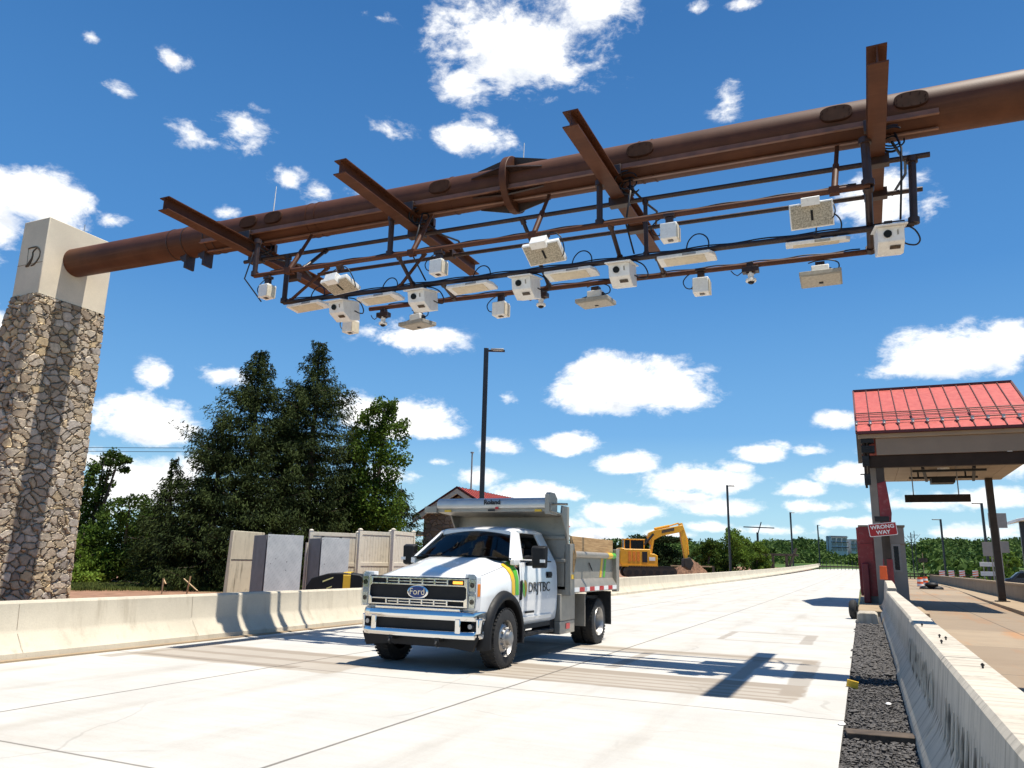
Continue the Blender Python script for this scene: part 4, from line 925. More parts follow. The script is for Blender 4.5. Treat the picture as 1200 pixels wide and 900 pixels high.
# wheels
def wheel(x,y,s,rear=False,w=.26,name='wheel'):
    m=MB(); r=WR
    m.lathe([(.27,-w*.46),(r*.86,-w*.5),(r*.96,-w*.44),(r,-w*.30),(r,w*.30),(r*.96,w*.44),(r*.86,w*.5),(.27,w*.46)],(x,y,WR-.005),'x',48,s)
    # tread lugs
    for k in range(44):
        q=2*math.pi*k/44; 
        for o_ in(-.32,.32):
            c=Vector((x+o_*w,y+math.cos(q+.05*o_)*(r+.001),WR-.005+math.sin(q+.05*o_)*(r+.001))); Mx=Matrix.Rotation(q,3,'X'); m.box(tuple(c),(w*.30,.012,.040),Mx)
    ty=m.build(name,M['rubber'],trk,smooth=40)
    m=MB()
    if not rear:
        m.lathe([(.285,.10),(.275,.115),(.262,.09),(.25,.03),(.235,.055),(.19,.085),(.145,.10),(.135,.135),(.11,.15),(.10,.20),(.06,.215),(.001,.216)],(x,y,WR-.005),'x',40,s)
    else:
        m.lathe([(.285,.10),(.275,.12),(.262,.10),(.25,-.02),(.235,-.075),(.16,-.095),(.12,-.095),(.115,-.03),(.09,.0),(.05,.01),(.001,.012)],(x,y,WR-.005),'x',40,s)
    m.m=1
    for k in range(10):
        q=2*math.pi*k/10; rr_=.155 if not rear else .14; hx=.10 if not rear else -.095
        c=(x+s*hx,y+rr_*math.cos(q),WR+rr_*math.sin(q)); m.tube([c,(c[0]+s*.035,c[1],c[2])],.014,6)
    m.m=2
    for k in range(10):
        q=2*math.pi*(k+.5)/10; c=(x+s*(.062 if not rear else -.083),y+.212*math.cos(q),WR+.212*math.sin(q)); m.tube([c,(c[0]+s*.012,c[1],c[2])],.026,10)
    m.build('rim',[M['rim'],M['chrome'],M['chassis']],ty,smooth=30)
for s in(-1,1):
    wheel(s*.945,FWY,s); wheel(s*1.02,RWY,s,True,.23); wheel(s*.76,RWY,s,True,.23)
# chassis; black underside blocks added so the shadow fills in
m=MB()
for s in(-1,1): m.bb(s*.36,s*.45,.3,6.45,.62,.86); m.bb(s*.50,s*.80,.55,.72,.40,.52)
m.bb(-.85,.85,FWY-.09,FWY+.09,.36,.52); m.bb(-.9,.9,RWY-.1,RWY+.1,.36,.52); m.ell((0,RWY,.45),(.22,.24,.22),14,8); m.ell((.18,FWY,.44),(.18,.18,.18),12,8)
m.bb(-.36,.36,.6,3.4,.45,.95); m.bb(-.8,-.46,3.45,4.6,.42,.85); m.tube([(.0,1.5,.55),(.0,5.3,.5)],.06,10); m.bb(-.95,.95,1.62,3.2,.50,.57)
m.bb(-.9,.9,3.4,6.5,.86,.93)
m.build('chassis',M['chassis'],trk)
# running board and tool box
m=MB(); m.bb(.86,1.06,1.75,3.05,.40,.46); m.build('step_board',M['black'],trk,bevel=.01)
m=MB(); m.bb(.62,1.06,3.36,4.15,.55,1.03); m.bb(.62,1.055,3.36,4.15,.32,.545); tb=m.build('tool_box',M['bed'],trk,bevel=.01)
m=MB(); m.bb(1.058,1.066,3.66,3.86,.40,.50); m.build('tail_reflector',M['red'],tb)
m=MB(); m.prism([(3.12,.40),(3.36,.34),(3.36,.95),(3.28,.95)],'x',.60,.95); m.build('box_step',M['black'],trk)
m=MB(); m.bb(.70,1.14,4.50,4.53,.40,1.0); m.build('front_mud_guard',M['bed'],trk)
for s in(-1,1):
    m=MB(); m.bb(s*.62,s*1.17,6.12,6.14,.34,1.02); m.build('mud_flap',M['rubber'],trk)
# dump body
BY0,BY1,BW=3.45,6.58,1.165
bed=MB()
bed.bb(-BW+.02,BW-.02,BY0,BY1,1.10,1.17)
bed.bb(-BW+.003,BW-.003,BY0,BY0+.06,1.0,2.44)                  # headboard
bed.bb(-BW+.01,BW-.04,BY0-.05,BY0,1.60,1.66); bed.bb(-BW+.01,BW-.04,BY0-.05,BY0,2.02,2.08)
for s in (-1,1):
    bed.bb(s*(BW-.07),s*(BW-.03),BY0,BY1,1.10,1.80)
    bed.prism([(s*(BW-.03),1.30),(s*(BW+.055),1.165),(s*(BW+.055),1.045),(s*(BW-.03),1.045)],'y',BY0+.12,BY1-.12)
    bed.bb(s*(BW-.05),s*(BW+.06),BY0-.006,BY0+.22,1.003,1.94); bed.bb(s*(BW-.05),s*(BW+.06),BY1-.20,BY1+.006,1.003,1.90)
    bed.tube([(s*(BW-.0),BY0+.15,1.755),(s*(BW-.0),BY1-.15,1.755)],.062,16)
    # side gusset of the headboard and cab shield
    bed.prism([(BY0+.065,1.7),(BY0+.06,2.62),(BY0-.30,2.62),(BY0-.34,2.45),(BY0-.06,2.1)],'x',s*(BW-.03),s*(BW+.006))
bed.bb(-BW+.003,BW-.003,BY1-.06,BY1,1.05,1.85)
bedo=bed.build('dump_bed',M['bed'],trk,bevel=.008,smooth=40)
m=MB(); m.bb(-BW,BW,BY0-.86,BY0+.02,2.425,2.46); m.bb(-BW,BW,BY0-.87,BY0-.83,2.425,2.54); m.build('cab_shield',M['bed'],trk,bevel=.008)
m=MB(); m.loft([[(x,BY0-.90+a,2.54+b) for a,b in ((.0,.0),(-.015,.06),(.0,.13),(.05,.175),(.12,.19),(.30,.19),(.36,.15),(.36,0))] for x in (-BW+.02,BW-.10)]); ta=m.build('tarp_housing',M['tarp'],trk,bevel=.006,smooth=50)
m=MB(); m.loft([[(x,BY0-.92+a,2.43+b) for a,b in ((.0,.0),(.0,.34),(.08,.39),(.30,.39),(.42,.30),(.42,0))] for x in (BW-.10,BW-.02)]); m.tube([(BW-.02,BY0-.72,2.62),(BW+.26,BY0-.72,2.61)],.022,10); m.build('housing_end',M['bed'],ta,bevel=.006)
m=MB(); m.bb(-BW-.24,-BW+.02,BY0-.92,BY0-.80,2.46,2.58); m.build('housing_bracket',M['bed'],ta,bevel=.006)
text('housing_lettering','Roland',.12,M['ink'],ta,M_front((.02,BY0-.922,2.645)),.004,1.0,bold=.004)
m=MB(); m.bb(.09,.15,BY0-.925,BY0-.91,2.52,2.56); m.build('housing_mark',M['red'],ta)
m=MB(); m.bb(-.06,.08,BY0-.925,BY0-.91,2.485,2.52); m.build('housing_mark',M['ink'],ta)
for x in (.86,-.98):
    m=MB(); m.bb(x,x+.13,BY0-.895,BY0-.868,2.475,2.515); m.build('clearance_lamp',M['yellow'],bedo)
for s in(-1,1):
    m=MB(); m.bb(s*(BW-.05),s*(BW-.01),BY0+.24,BY1-.24,1.815,2.09); m.build('side_board',M['wood'],trk,bevel=.006)
    m=MB(); 
    for k in range(9):
        m.m=k%2; y=BY0+.20+k*(BY1-BY0-.4)/9; m.bb(s*(BW+.052),s*(BW+.060),y,y+(BY1-BY0-.4)/9,1.065,1.145)
    m.build('reflective_tape',[M['white_dec'],M['red']],bedo,smooth=0)
m=MB(); m.tube([(BW,BY1-.75,1.755),(BW,BY1-.45,1.755)],.0645,16); m.build('rail_stripe',M['yellow'],bedo)
m=MB(); m.tube([(BW,BY1-.45,1.755),(BW,BY1-.21,1.755)],.0645,16); m.build('rail_stripe',M['green'],bedo)
for y0,mm_ in((BY1-1.15,M['yellow']),(BY1-.92,M['green'])):
    m=MB(); m.add([(BW-.026,y0,1.31),(BW-.026,y0+.14,1.31),(BW-.026,y0+.27,1.70),(BW-.026,y0+.13,1.70)],[(0,1,2,3)]); m.build('side_stripe',mm_,bedo,smooth=0)
m=MB(); m.bb(BW+.058,BW+.068,BY0+.03,BY0+.17,1.30,1.38); m.build('side_marker',M['yellow'],bedo)
m=MB(); m.tube([(BW-.02,BY0+1.3,1.60),(BW+.005,BY0+1.42,1.45)],.012,6); m.build('side_hook',M['chassis'],bedo)
# ropes on the headboard post
m=MB()
for k in range(5): m.tube([(BW-.02+.012*k,BY0+.16+.03*k,2.10-.04*k),(BW+.07,BY0+.14+.03*k,1.75),(BW+.075,BY0+.12+.025*k,1.42+.05*k)],.012,5)
m.build('rope',M['wood'],bedo)
for o in bpy.data.objects:       # taller cab: stretch everything of the cab above the fender line
    r=o
    while r.parent: r=r.parent
    if r is trk and o.type=='MESH' and not any(k in o.name for k in ('bed','tarp','housing','board','rope','wheel','rim','grille','bumper','rail_stripe','tape','lamp','mark')):
        for v in o.data.vertices:
            if v.co.y<3.35 and v.co.z>1.30: v.co.z+= .05*min(1,(v.co.z-1.30)/.28)
# driver
drv=thing('person','driver in a yellow-green safety vest behind the truck wheel','person',(TX,TYO,0))
def skin_body():
    J=[((.48,2.78,1.24),.15),((.48,2.80,1.42),.155),((.48,2.80,1.60),.15),((.48,2.80,1.68),.075),((.48,2.77,1.75),.085),((.48,2.75,1.84),.095),((.48,2.75,1.92),.06),
       ((.66,2.78,1.60),.075),((.72,2.58,1.42),.052),((.62,2.24,1.50),.042),((.57,2.16,1.555),.045),
       ((.30,2.78,1.60),.075),((.24,2.56,1.42),.052),((.36,2.24,1.50),.042),((.40,2.16,1.555),.045),
       ((.58,2.70,1.20),.09),((.60,2.25,1.18),.075),((.60,2.1,.85),.05),((.38,2.70,1.20),.09),((.36,2.25,1.18),.075),((.36,2.1,.85),.05)]
    E_=[(0,1),(1,2),(2,3),(3,4),(4,5),(5,6),(2,7),(7,8),(8,9),(9,10),(2,11),(11,12),(12,13),(13,14),(0,15),(15,16),(16,17),(0,18),(18,19),(19,20)]
    me=bpy.data.meshes.new('body'); me.from_pydata([j[0] for j in J],E_,[]); o=bpy.data.objects.new('body',me); col.objects.link(o); o.parent=drv
    o.modifiers.new('skin','SKIN'); 
    if not me.skin_vertices: me.attributes.new('skin','FLOAT',"POINT")
    for i,j in enumerate(J): me.skin_vertices[0].data[i].radius=(j[1],j[1])
    me.skin_vertices[0].data[0].use_root=True
    s=o.modifiers.new('sub','SUBSURF'); s.levels=2; s.render_levels=2; me.materials.append(M['skin']); return o
try:
    bpy.context.view_layer.update(); body=skin_body()
except Exception as e:
    print('skin fail',e)
m=MB(); m.loft([[(.48+a*math.cos(q),2.79+b*math.sin(q),z) for q in [2*math.pi*k/16 for k in range(16)]] for z,a,b in((1.22,.20,.17),(1.40,.205,.175),(1.58,.235,.17),(1.66,.13,.11))]); m.build('vest',M['hivis'],drv)
m=MB(); m.ell((.48,2.77,1.87),(.098,.115,.09),14,8); m.bb(.39,.57,2.60,2.72,1.86,1.875); m.build('cap',M['ink'],drv)

# ------------------------------------------------------------------ foliage
def leaves(name,C,S,mat_,parent,asp=.5,dirs=None,jit=.6,bend=0):
    C=np.asarray(C,float); n=len(C); S=np.asarray(S,float)*np.ones(n)
    d=rng.normal(size=(n,3)) if dirs is None else np.asarray(dirs,float)+rng.normal(size=(n,3))*jit
    d/=np.linalg.norm(d,axis=1)[:,None]+1e-9
    e=np.cross(d,rng.normal(size=(n,3))); e/=np.linalg.norm(e,axis=1)[:,None]+1e-9
    a=d*S[:,None]*.5; b=e*S[:,None]*.5*asp
    V=np.stack([C-a,C-a*.1+b,C+a,C-a*.1-b],1).reshape(-1,3)
    me=bpy.data.meshes.new(name); me.vertices.add(4*n); me.vertices.foreach_set('co',V.ravel()); me.loops.add(4*n); me.loops.foreach_set('vertex_index',np.arange(4*n,dtype=np.int32))
    me.polygons.add(n); me.polygons.foreach_set('loop_start',np.arange(0,4*n,4,dtype=np.int32)); me.update(calc_edges=True); me.materials.append(mat_)
    o=bpy.data.objects.new(name,me); col.objects.link(o)
    if parent: o.parent=parent
    return o
def spruce(loc,H,Rm,label,seed,mat_='leaf_spruce',dens=1.,lean=0,top=1.):
    r=np.random.default_rng(seed); t=thing('spruce_tree',label,'tree',loc,group='tall dark spruces behind the pillar side fence')
    m=MB(); m.tube([(0,0,-.2),(.03,0,H*.5),(lean*.5,0,H*.98)],[.24,.14,.02],10)
    C=[];S=[];D=[]; z=.5
    while z<H*.985:
        f=z/H; R=Rm*1.12*((1-f)**.66)*(1-.38*max(0,(f-.68)/.32))*min(1,.75+f*2.5)*r.uniform(.82,1.12)+.12
        nb=int(r.integers(8,12)*(1 if f<.8 else .7)); a0=r.uniform(0,6.28)
        for k in range(nb):
            a=a0+6.283*k/nb+r.uniform(-.3,.3); L=R*r.uniform(.62,1.18); dr=r.uniform(.30,.52)*(1-.75*f); up=r.uniform(.22,.40)
            n=max(12,int(L*105*dens)); tt=r.uniform(.08,1,n)**.75
            h=z-L*dr*tt+L*up*tt**2.6
            rad=L*tt; w=L*.15*(1-tt*.55)
            px=np.cos(a)*rad+r.normal(size=n)*w; py=np.sin(a)*rad+r.normal(size=n)*w; pz=h+r.normal(size=n)*.04-np.abs(r.normal(size=n))*.22*(.4+tt)
            C+=list(np.stack([px,py,pz],1)); S+=list(r.uniform(.11,.26,n)); D+=[(math.cos(a)*.8,math.sin(a)*.8,-.65)]*n
            if k%3==0: m.tube([(0,0,z),(math.cos(a)*L*.5,math.sin(a)*L*.5,z-L*dr*.5+L*up*.16),(math.cos(a)*L*.95,math.sin(a)*L*.95,z-L*dr*.95+L*up*.87)],[.035,.02,.006],4)
        z+=r.uniform(.36,.56)*(1.1 if f<.7 else .7)
    m.build('trunk',M['bark'],t); leaves('crown',C,S,M[mat_],t,.26,D,.5); return t
def clump_tree(name,label,loc,blobs,mat_,n=220,size=.2,seed=1,group=None,trunk=None,cat='tree'):
    r=np.random.default_rng(seed); t=thing(name,label,cat,loc,group=group)
    C=[];S=[]; m=MB(); zb=min(b[2]-b[5] for b in blobs)
    top=max(blobs,key=lambda b:b[2])
    m.tube([(0,0,-.3),(top[0]*.3,top[1]*.3,top[2]*.5),(top[0],top[1],top[2])],[trunk or .16,(trunk or .16)*.65,.03],8)
    for (x,y,z,a,b,c) in blobs:
        m.tube([(x*.15,y*.15,max(.3,(z-c)*.6)),(x*.6,y*.6,z-c*.4),(x,y,z+c*.3)],[.06,.04,.015],5)
        k=max(3,int(9*(a*b*c)**.45*2))
        sub=r.normal(size=(k,3)); sub/=np.linalg.norm(sub,axis=1)[:,None]; sub*=r.uniform(.5,1.05,(k,1))
        for s_ in sub:
            cc=np.array([x+s_[0]*a,y+s_[1]*b,z+s_[2]*c]); q=r.normal(size=(n//4,3)); q/=np.linalg.norm(q,axis=1)[:,None]; q*=r.uniform(.15,1,(len(q),1))**.6
            rr=np.array([a,b,c])*r.uniform(.28,.48); C+=list(cc+q*rr); S+=list(r.uniform(.6,1.35,len(q))*size)
    m.build('trunk',M['bark'],t); leaves('crown',C,S,M[mat_],t,.62); return t
def base(px,D,py=686): 
    p=atd(px,py,D); return (p.x,p.y,-.02)
def under(px,py,D): return base(px,D,py)
def hgt(px,py,D): return atd(px,py,D).z
spruce(under(306,414,40),hgt(306,412,40)+.35,4.3,'tall broad spruce, left of the pair of tallest spruces',11,dens=1.15)
spruce(under(375,404,41),hgt(375,402,41)+.35,3.9,'tallest spruce with narrow dense top, behind the grey boxes',12,dens=1.15)
spruce(under(262,490,38),hgt(262,488,38)+.35,2.8,'mid height spruce filling the gap left of the tall spruces',13)
spruce(under(205,545,37),hgt(205,543,37)+.35,1.75,'short leaning spruce at the left edge of the spruce row',14,lean=-.5)
spruce(under(418,500,42),hgt(418,498,42)+.35,2.9,'spruce with drooping branches right of the tallest spruce',15)
spruce(under(470,575,44),hgt(470,573,44)+.35,2.3,'low spruce with sparse trailing branches beside the red roofed building',16,dens=.7)
spruce(under(343,470,42.5),hgt(343,468,42.5)+.35,3.7,'spruce squeezed between the two tallest spruces',17)
spruce(under(244,560,40),hgt(244,558,40)+.35,2.1,'dark low spruce filling the left flank of the spruce row',18)
spruce(under(402,560,40),hgt(402,558,40)+.35,2.7,'dark low spruce behind the smaller foil cabinet',19)
# vine clad column
D=40; b=under(447,465,D); H=hgt(450,462,D)
clump_tree('vine_clad_tree','tall column shaped tree smothered in bright green vine, right of the spruces',b,
   [(.25,0,H-.75,.75,.8,.8),(-.25,0,H-1.5,1.15,1.,1.1),(.4,.1,H-2.2,1.1,1.,1.2),(-.35,0,H-3.1,1.35,1.1,1.2),(.35,-.1,H-3.8,1.3,1.1,1.2),(-.2,.1,H-4.9,1.5,1.2,1.3),(.4,0,H-5.6,1.4,1.2,1.3),(-.3,0,H-6.7,1.6,1.3,1.3),(.4,0,H-7.6,1.6,1.3,1.3),(-.2,0,H-8.6,1.7,1.4,1.2)],'leaf_vine',330,.16,21)
# broad leaved trees at the left
D=46; b=under(122,530,D); H=hgt(130,524,D)
clump_tree('broadleaf_tree','thin open topped broadleaf tree beside the stone pillar',b,[(.1,0,H-1.0,1.0,.8,.8),(1.3,0,H-.75,.9,.7,.45),(2.0,0,H-1.2,.5,.5,.5),(-.1,0,H-1.9,.9,.8,.9),(-.3,0,H-2.7,1.1,.9,1.1),(-.35,0,H-3.5,1.1,.9,1.1),(-.4,0,H-4.4,1.2,1.,1.2),(-.3,0,H-5.3,1.3,1.,1.2),(-.2,.2,H-6.2,1.6,1.3,1.4)],'leaf_mid',330,.16,31)
grp_b='leafy bushes between pillar and spruces'
for i,(px,py,D,w,lab,mt) in enumerate([(100,610,42,2.4,'bright green bush right beside the stone pillar','leaf_bright'),(155,578,44,3.0,'rounded green bush right of the thin tree','leaf_mid'),(200,600,43,2.9,'lower dark bush left of the short leaning spruce','leaf_mid'),(240,625,40,2.4,'low bush in front of the spruce row','leaf_mid')]):
    b=under(px,py,D); H=hgt(px,py,D); 
    r=np.random.default_rng(40+i); bl=[(r.uniform(-.6,.6)*w,r.uniform(-.5,.5)*w,H*f,w*.55*(1.2-f*.6),w*.5*(1.2-f*.6),H*.2) for f in (.10,.14,.2,.3,.42,.5,.62,.72,.80)]
    clump_tree('leafy_bush',lab,b,bl,mt,300,.17,50+i,grp_b,cat='bush')
# back hedge of trees further behind, reads as one mass
def wood(name,label,items,mat_,n,size,seed):
    r=np.random.default_rng(seed); C=[];S=[]; N=[]
    for (x,y,z0,h,w) in items:
        k=n; q=r.normal(size=(k,3)); q/=np.linalg.norm(q,axis=1)[:,None]; q[:,2]=np.where(q[:,2]<-.35,-q[:,2],q[:,2])
        lump=1+.22*np.sin(q[:,0]*7+x)*np.cos(q[:,1]*6+y)+.18*np.sin(q[:,2]*9+x*2)
        rad=r.uniform(.80,1.05,(k,1))*lump[:,None]
        c=np.array([x,y,z0+h*.58])+q*rad*np.array([w,w,h*.44]); C.append(c); S.append(r.uniform(.6,1.4,k)*size*(w/4.))
    C=np.concatenate(C); S=np.concatenate(S)
    o=leaves(name,C,S,M[mat_],None,.75); return tag(o,label,'wood',kind='stuff')
items=[]; r=np.random.default_rng(5)
def skyline(px):   # tree line height in the photo
    return float(np.interp(px,[60,240,640,700,735,760,800,840,900,930,960,1010,1050,1085,1110,1140,1165,1200,1300],[640,630,640,634,630,634,632,640,634,631,634,636,640,632,630,634,632,634,634]))
for D0,D1,dy,cnt in ((340,430,0,230),(300,340,6,150),(170,235,14,110),(115,165,23,70)):
    for k in range(cnt):
        px=r.uniform(620,1330); D=r.uniform(D0,D1)
        if px<1085 and D<300: continue
        p=atd(px,skyline(px)+dy+r.uniform(-1,7),D)
        w=r.uniform(3.2,5.5); h=w*r.uniform(1.6,2.4); items.append((p.x,p.y,p.z-h,h,w))
for k in range(46):
    px=r.uniform(915,1062); D=r.uniform(252,290); p=atd(px,646+(3 if px<1010 else -4)+r.uniform(-2,6),D); w=r.uniform(3.2,4.6); h=w*2.2; items.append((p.x,p.y,p.z-h,h,w))
wood('distant_wood','far wooded hillside rising behind the toll plaza','' or items,'leaf_far',420,.80,8)
# hill under the wood (real ground rising beyond the river)
hm=MB(); ys=[]; rows=[]
for D,dz in ((100,52),(160,40),(230,30),(330,19),(430,11),(520,14)):
    rows.append([tuple(atd(px,skyline(px)+dz,D)) for px in range(600,1400,50)])
n=len(rows[0]); hm.add([p for r_ in rows for p in r_],[(j*n+i,j*n+i+1,(j+1)*n+i+1,(j+1)*n+i) for j in range(len(rows)-1) for i in range(n-1)])
tag(hm.build('hills',M['leaf_far'],smooth=60),kind='structure')
items=[]
for k in range(60):
    px=r.uniform(60,640); D=r.uniform(75,110); p=atd(px,640+r.uniform(-8,14),D); w=r.uniform(2.8,4.2); h=w*r.uniform(1.7,2.3); items.append((p.x,p.y,p.z-h,h,w))
wood('rear_wood','band of green wood seen low behind the spruces and the fence',items,'leaf_mid',420,.5,9)
# individual trees across the road
for i,(px,py,D,w,lab,mt,sz) in enumerate([(858,612,106,3.6,'bright leafy tree behind the second lamp post','leaf_bright',.42),(830,624,104,3.4,'leafy tree at the left of the bright group, beyond the soil heap','leaf_mid',.42),(886,624,122,3.4,'leafy tree on the right of the bright group','leaf_bright',.42),(900,648,138,2.6,'low bright bush right of the leafy group','leaf_bright',.4),(768,621,120,5.0,'dark tree with flat top behind the excavator arm','leaf_dark',.6),(790,650,110,3.5,'dark low tree below the excavator arm','leaf_dark',.5),(722,629,130,2.2,'small dark round tree above the truck bed','leaf_dark',.5),
        (1178,640,95,3.0,'sunlit bush right of the leaning canopy column','leaf_bright',.4),(1142,668,88,2.0,'low sunlit bush behind the striped panels','leaf_bright',.4)]):
    p=atd(px,690,D); H=hgt(px,py,D)+1.; rr=np.random.default_rng(60+i)
    bl=[(rr.uniform(-.55,.55)*w,rr.uniform(-.5,.5)*w,-1+H*f,w*.5*(1.25-f*.7),w*.5*(1.25-f*.7),H*.16) for f in (.25,.4,.5,.6,.72,.82,.88)]
    if i==4: bl=[(0,0,H-1.4,w*.9,w*.6,.55),(-1.5,0,H-1.7,w*.45,1.5,.5),(0,0,H-3.4,w*.75,w*.6,1.2),(1.8,0,H-4.6,w*.8,w*.6,1.3),(-1,0,H-5.2,w*.8,w*.6,1.3)]
    clump_tree('leafy_tree',lab,(p.x,p.y,-1.),bl,mt,200,sz*.7,70+i,'trees beyond the road')
# grass tufts of the verge
C=[];D_=[]
for k in range(12000):
    q=atd(random.uniform(60,300),random.uniform(684.,691.),1.); q=(q-EYEV); q=EYEV+q*(1.55/max(.02,-q.z)); C.append((q.x,q.y,.07)); D_.append((random.uniform(-.3,.3),random.uniform(-.3,.3),1))
tag(leaves('grass',C,rng.uniform(.10,.24,len(C)),M['grass'],None,.22,D_,.2),'meadow grass growing between pillar and bushes','grass',kind='stuff')
# survey stakes
for px,py0,lab in ((190,676,'left wooden survey stake on the bare soil, nearest the pillar'),(219,674,'right wooden survey stake leaning on the bare soil')):
    p=atd(px,692,31); t=thing('survey_stake',lab,'stake',(p.x,p.y,-.05),group='wooden survey stakes on the bare soil'); zt_=hgt(px,py0,31)
    m=MB(); l=.0 if px<200 else .22; m.bar((0,0,0),(l*.5,0,zt_),.06,.03); m.build('upright',M['stake'],t)
    m=MB(); m.bar((-l-.02,0,zt_-.1),(l+.35,.0,zt_-.55),.05,.03) if px>200 else m.bar((-.05,.03,zt_-.02),(.12,.03,zt_-.22),.06,.03); m.build('brace',M['stake'],t)

# ------------------------------------------------------------------ boxes, fences and building on the left
def wall_piece(px0,px1,pyt,D0,D1,zb,tk,mat_):
    a=atd(px0,660,D0); b=atd(px1,660,D1); return a,b
def cabinet(px_l,px_m,px_r,pyt,D,label):
    c=atd(px_m,660,D); e=atd(px_r,660,D+.9); l=atd(px_l,660,D+1.1); zt_=hgt(px_m,pyt,D)
    t=thing('insulated_cabinet',label,'cabinet',(c.x,c.y,-.02),0,'foil covered cabinets behind the left barrier')
    ex=Vector((e.x-c.x,e.y-c.y,0)); lx=Vector((l.x-c.x,l.y-c.y,0)); Z=Vector((0,0,1))
    def slab(name,o,u,w,z0,z1,mt,par=t,bv=.006):
        m=MB(); P=[o,o+u,o+u+w,o+w]; m.prism([(p.x,p.y) for p in P],'z',z0,z1); return m.build(name,M[mt],par,bevel=bv)
    n1=-lx.normalized()*.03; n2=-ex.normalized()*.03
    slab('core',ex*.02+lx*.02,ex*.96,lx*.96,0,zt_-.03,'board_side')
    slab('front_board',Vector()+n1,ex,-n1,.06,zt_,'foil'); slab('side_board',n2+lx*.03,-n2,lx*.97,.06,zt_-.02,'board_side')
    for f in (.15,.80): slab('lifting_lug',ex*f+lx*.3,ex*.06,lx*.1,zt_-.04,zt_+.06,'chassis')
    return t
cabinet(296,311,353,625,24.5,'larger foil covered cabinet nearest the stone pillar')
cabinet(361,375,408,629,27.,'smaller foil covered cabinet behind the dark machine')
def fence_panel(px0,px1,D0,D1,pyt,label):
    a=atd(px0,660,D0); b=atd(px1,660,D1); L=math.hypot(b.x-a.x,b.y-a.y); an=math.atan2(b.y-a.y,b.x-a.x); zt_=hgt(px0,pyt,D0)
    t=thing('vinyl_fence',label,'fence',(a.x,a.y,0),an,'cream vinyl fence behind the boxes')
    m=MB(); m.bb(.06,L-.06,-.02,.02,.05,zt_-.06); n=int(L/.15)
    for k in range(n): m.bb(.08+k*(L-.16)/n+.006,.08+(k+1)*(L-.16)/n-.006,-.028,.028,.06,zt_-.10)
    m.build('panel',M['pvc'],t)
    for z in (zt_-.06,zt_*.52,.10):
        m=MB(); m.bb(.0,L,-.045,.045,z-.07,z+.07); m.build('rail',M['pvc'],t,bevel=.006)
    for x in (0,L):
        m=MB(); m.bb(x-.065,x+.065,-.065,.065,-.1,zt_+.06); m.prism([(x-.08,-.08),(x+.08,-.08),(x+.08,.08),(x-.08,.08)],'z',zt_+.06,zt_+.11,[(x-.02,-.02),(x+.02,-.02),(x+.02,.02),(x-.02,.02)]); m.build('post',M['pvc'],t,bevel=.004)
    return t
fence_panel(362,417,29.5,30.6,623,'cream vinyl fence panel half hidden behind the smaller cabinet')
fence_panel(420,456,29.8,30.9,622,'cream vinyl fence panel right of the smaller cabinet')
fence_panel(459,483,29.8,31.6,622,'end panel of the cream vinyl fence turning towards the road')
# weathered wall slab end at the left of the boxes
a=atd(270,660,30.4); b=atd(298,660,32.); zt_=hgt(280,622,31)
L=math.hypot(b.x-a.x,b.y-a.y); an=math.atan2(b.y-a.y,b.x-a.x)
t=thing('wall_slab','cream stained wall slab standing under the spruces left of the boxes','wall',(a.x,a.y,0),an)
m=MB(); m.prism([(-.08,0),(L+.6,0),(L+.6,zt_),(.04,zt_)],'y',0,.16); m.build('slab',concrete('streaked cream render',(.60,.55,.42),stain=(.16,.14,.10),stain_amt=.85,vert=True),t,bevel=.02)
m=MB(); m.bb(.02,L+.6,-.012,-.002,zt_*.55,zt_*.55+.025); m.build('joint',M['chassis'],t)
# site gate wire and posts between the boxes
p=atd(358,660,28); t=thing('wire_gate','wire mesh gate on a pale post between the two foil cabinets','gate',(p.x,p.y,0),YAW)
m=MB(); m.tube([(0,0,0),(0,0,2.1)],.05,8); m.build('post',M['pvc'],t)
m=MB()
for k in range(9): m.tube([(-.9,0,.15+.22*k),(0,0,.15+.22*k)],.006,4)
for k in range(7): m.tube([(-.9+.15*k,0,.1),(-.9+.15*k,0,1.95)],.006,4)
m.build('mesh',M['chassis'],t)
# dark machine with yellow stripe
p=atd(392,686,21.5); t=thing('towable_machine','dark rounded machine hood with one yellow band just behind the left barrier','machine',(p.x,p.y,0),YAW+.10)
k_=21.5/900.; q=lambda dx:dx*k_; zt_=hgt(392,671,21.5)
m=MB(); m.loft([[(x,y,z) for (x,z) in ((q(-34),.35),(q(-33),zt_*.66),(q(-27),zt_-.16),(q(-9),zt_-.03),(q(12),zt_),(q(29),zt_-.05),(q(34),zt_-.15),(q(35),.35))] for y in (0,1.2)])
bd=m.build('hood',M['black'],t,bevel=.025,smooth=20)
m=MB(); m.loft([[(q(x0),y,z) for (y,z) in ((-.012,.45),(-.012,zt_-.07),(.05,zt_+.012),(1.15,zt_+.012))] for x0 in (9.5,18)],close=False,caps=False); m.build('band',M['yellow'],bd)
m=MB(); m.add([(q(-14),-.01,zt_-.27),(q(-2),-.01,zt_-.15),(q(-2),-.01,zt_-.12),(q(-14),-.01,zt_-.23)],[(0,1,2,3)]); m.add([(q(-9),-.01,zt_-.45),(q(-3),-.01,zt_-.39),(q(-3),-.01,zt_-.365),(q(-9),-.01,zt_-.42)],[(0,1,2,3)]); m.build('decal_slash',mat('pale yellow decal',(.75,.72,.30),.5),bd,smooth=0)
m=MB()
for z in (.45,.53,.61,.69): m.bb(q(-30),q(-20),-.012,.01,z,z+.03)
m.build('vent_slats',M['chassis'],bd)
m=MB(); m.lathe([(.12,-.09),(.27,-.10),(.31,-.05),(.31,.05),(.27,.10),(.12,.09)],(q(10),.05,.31),'y',22); m.build('wheel',M['rubber'],t)
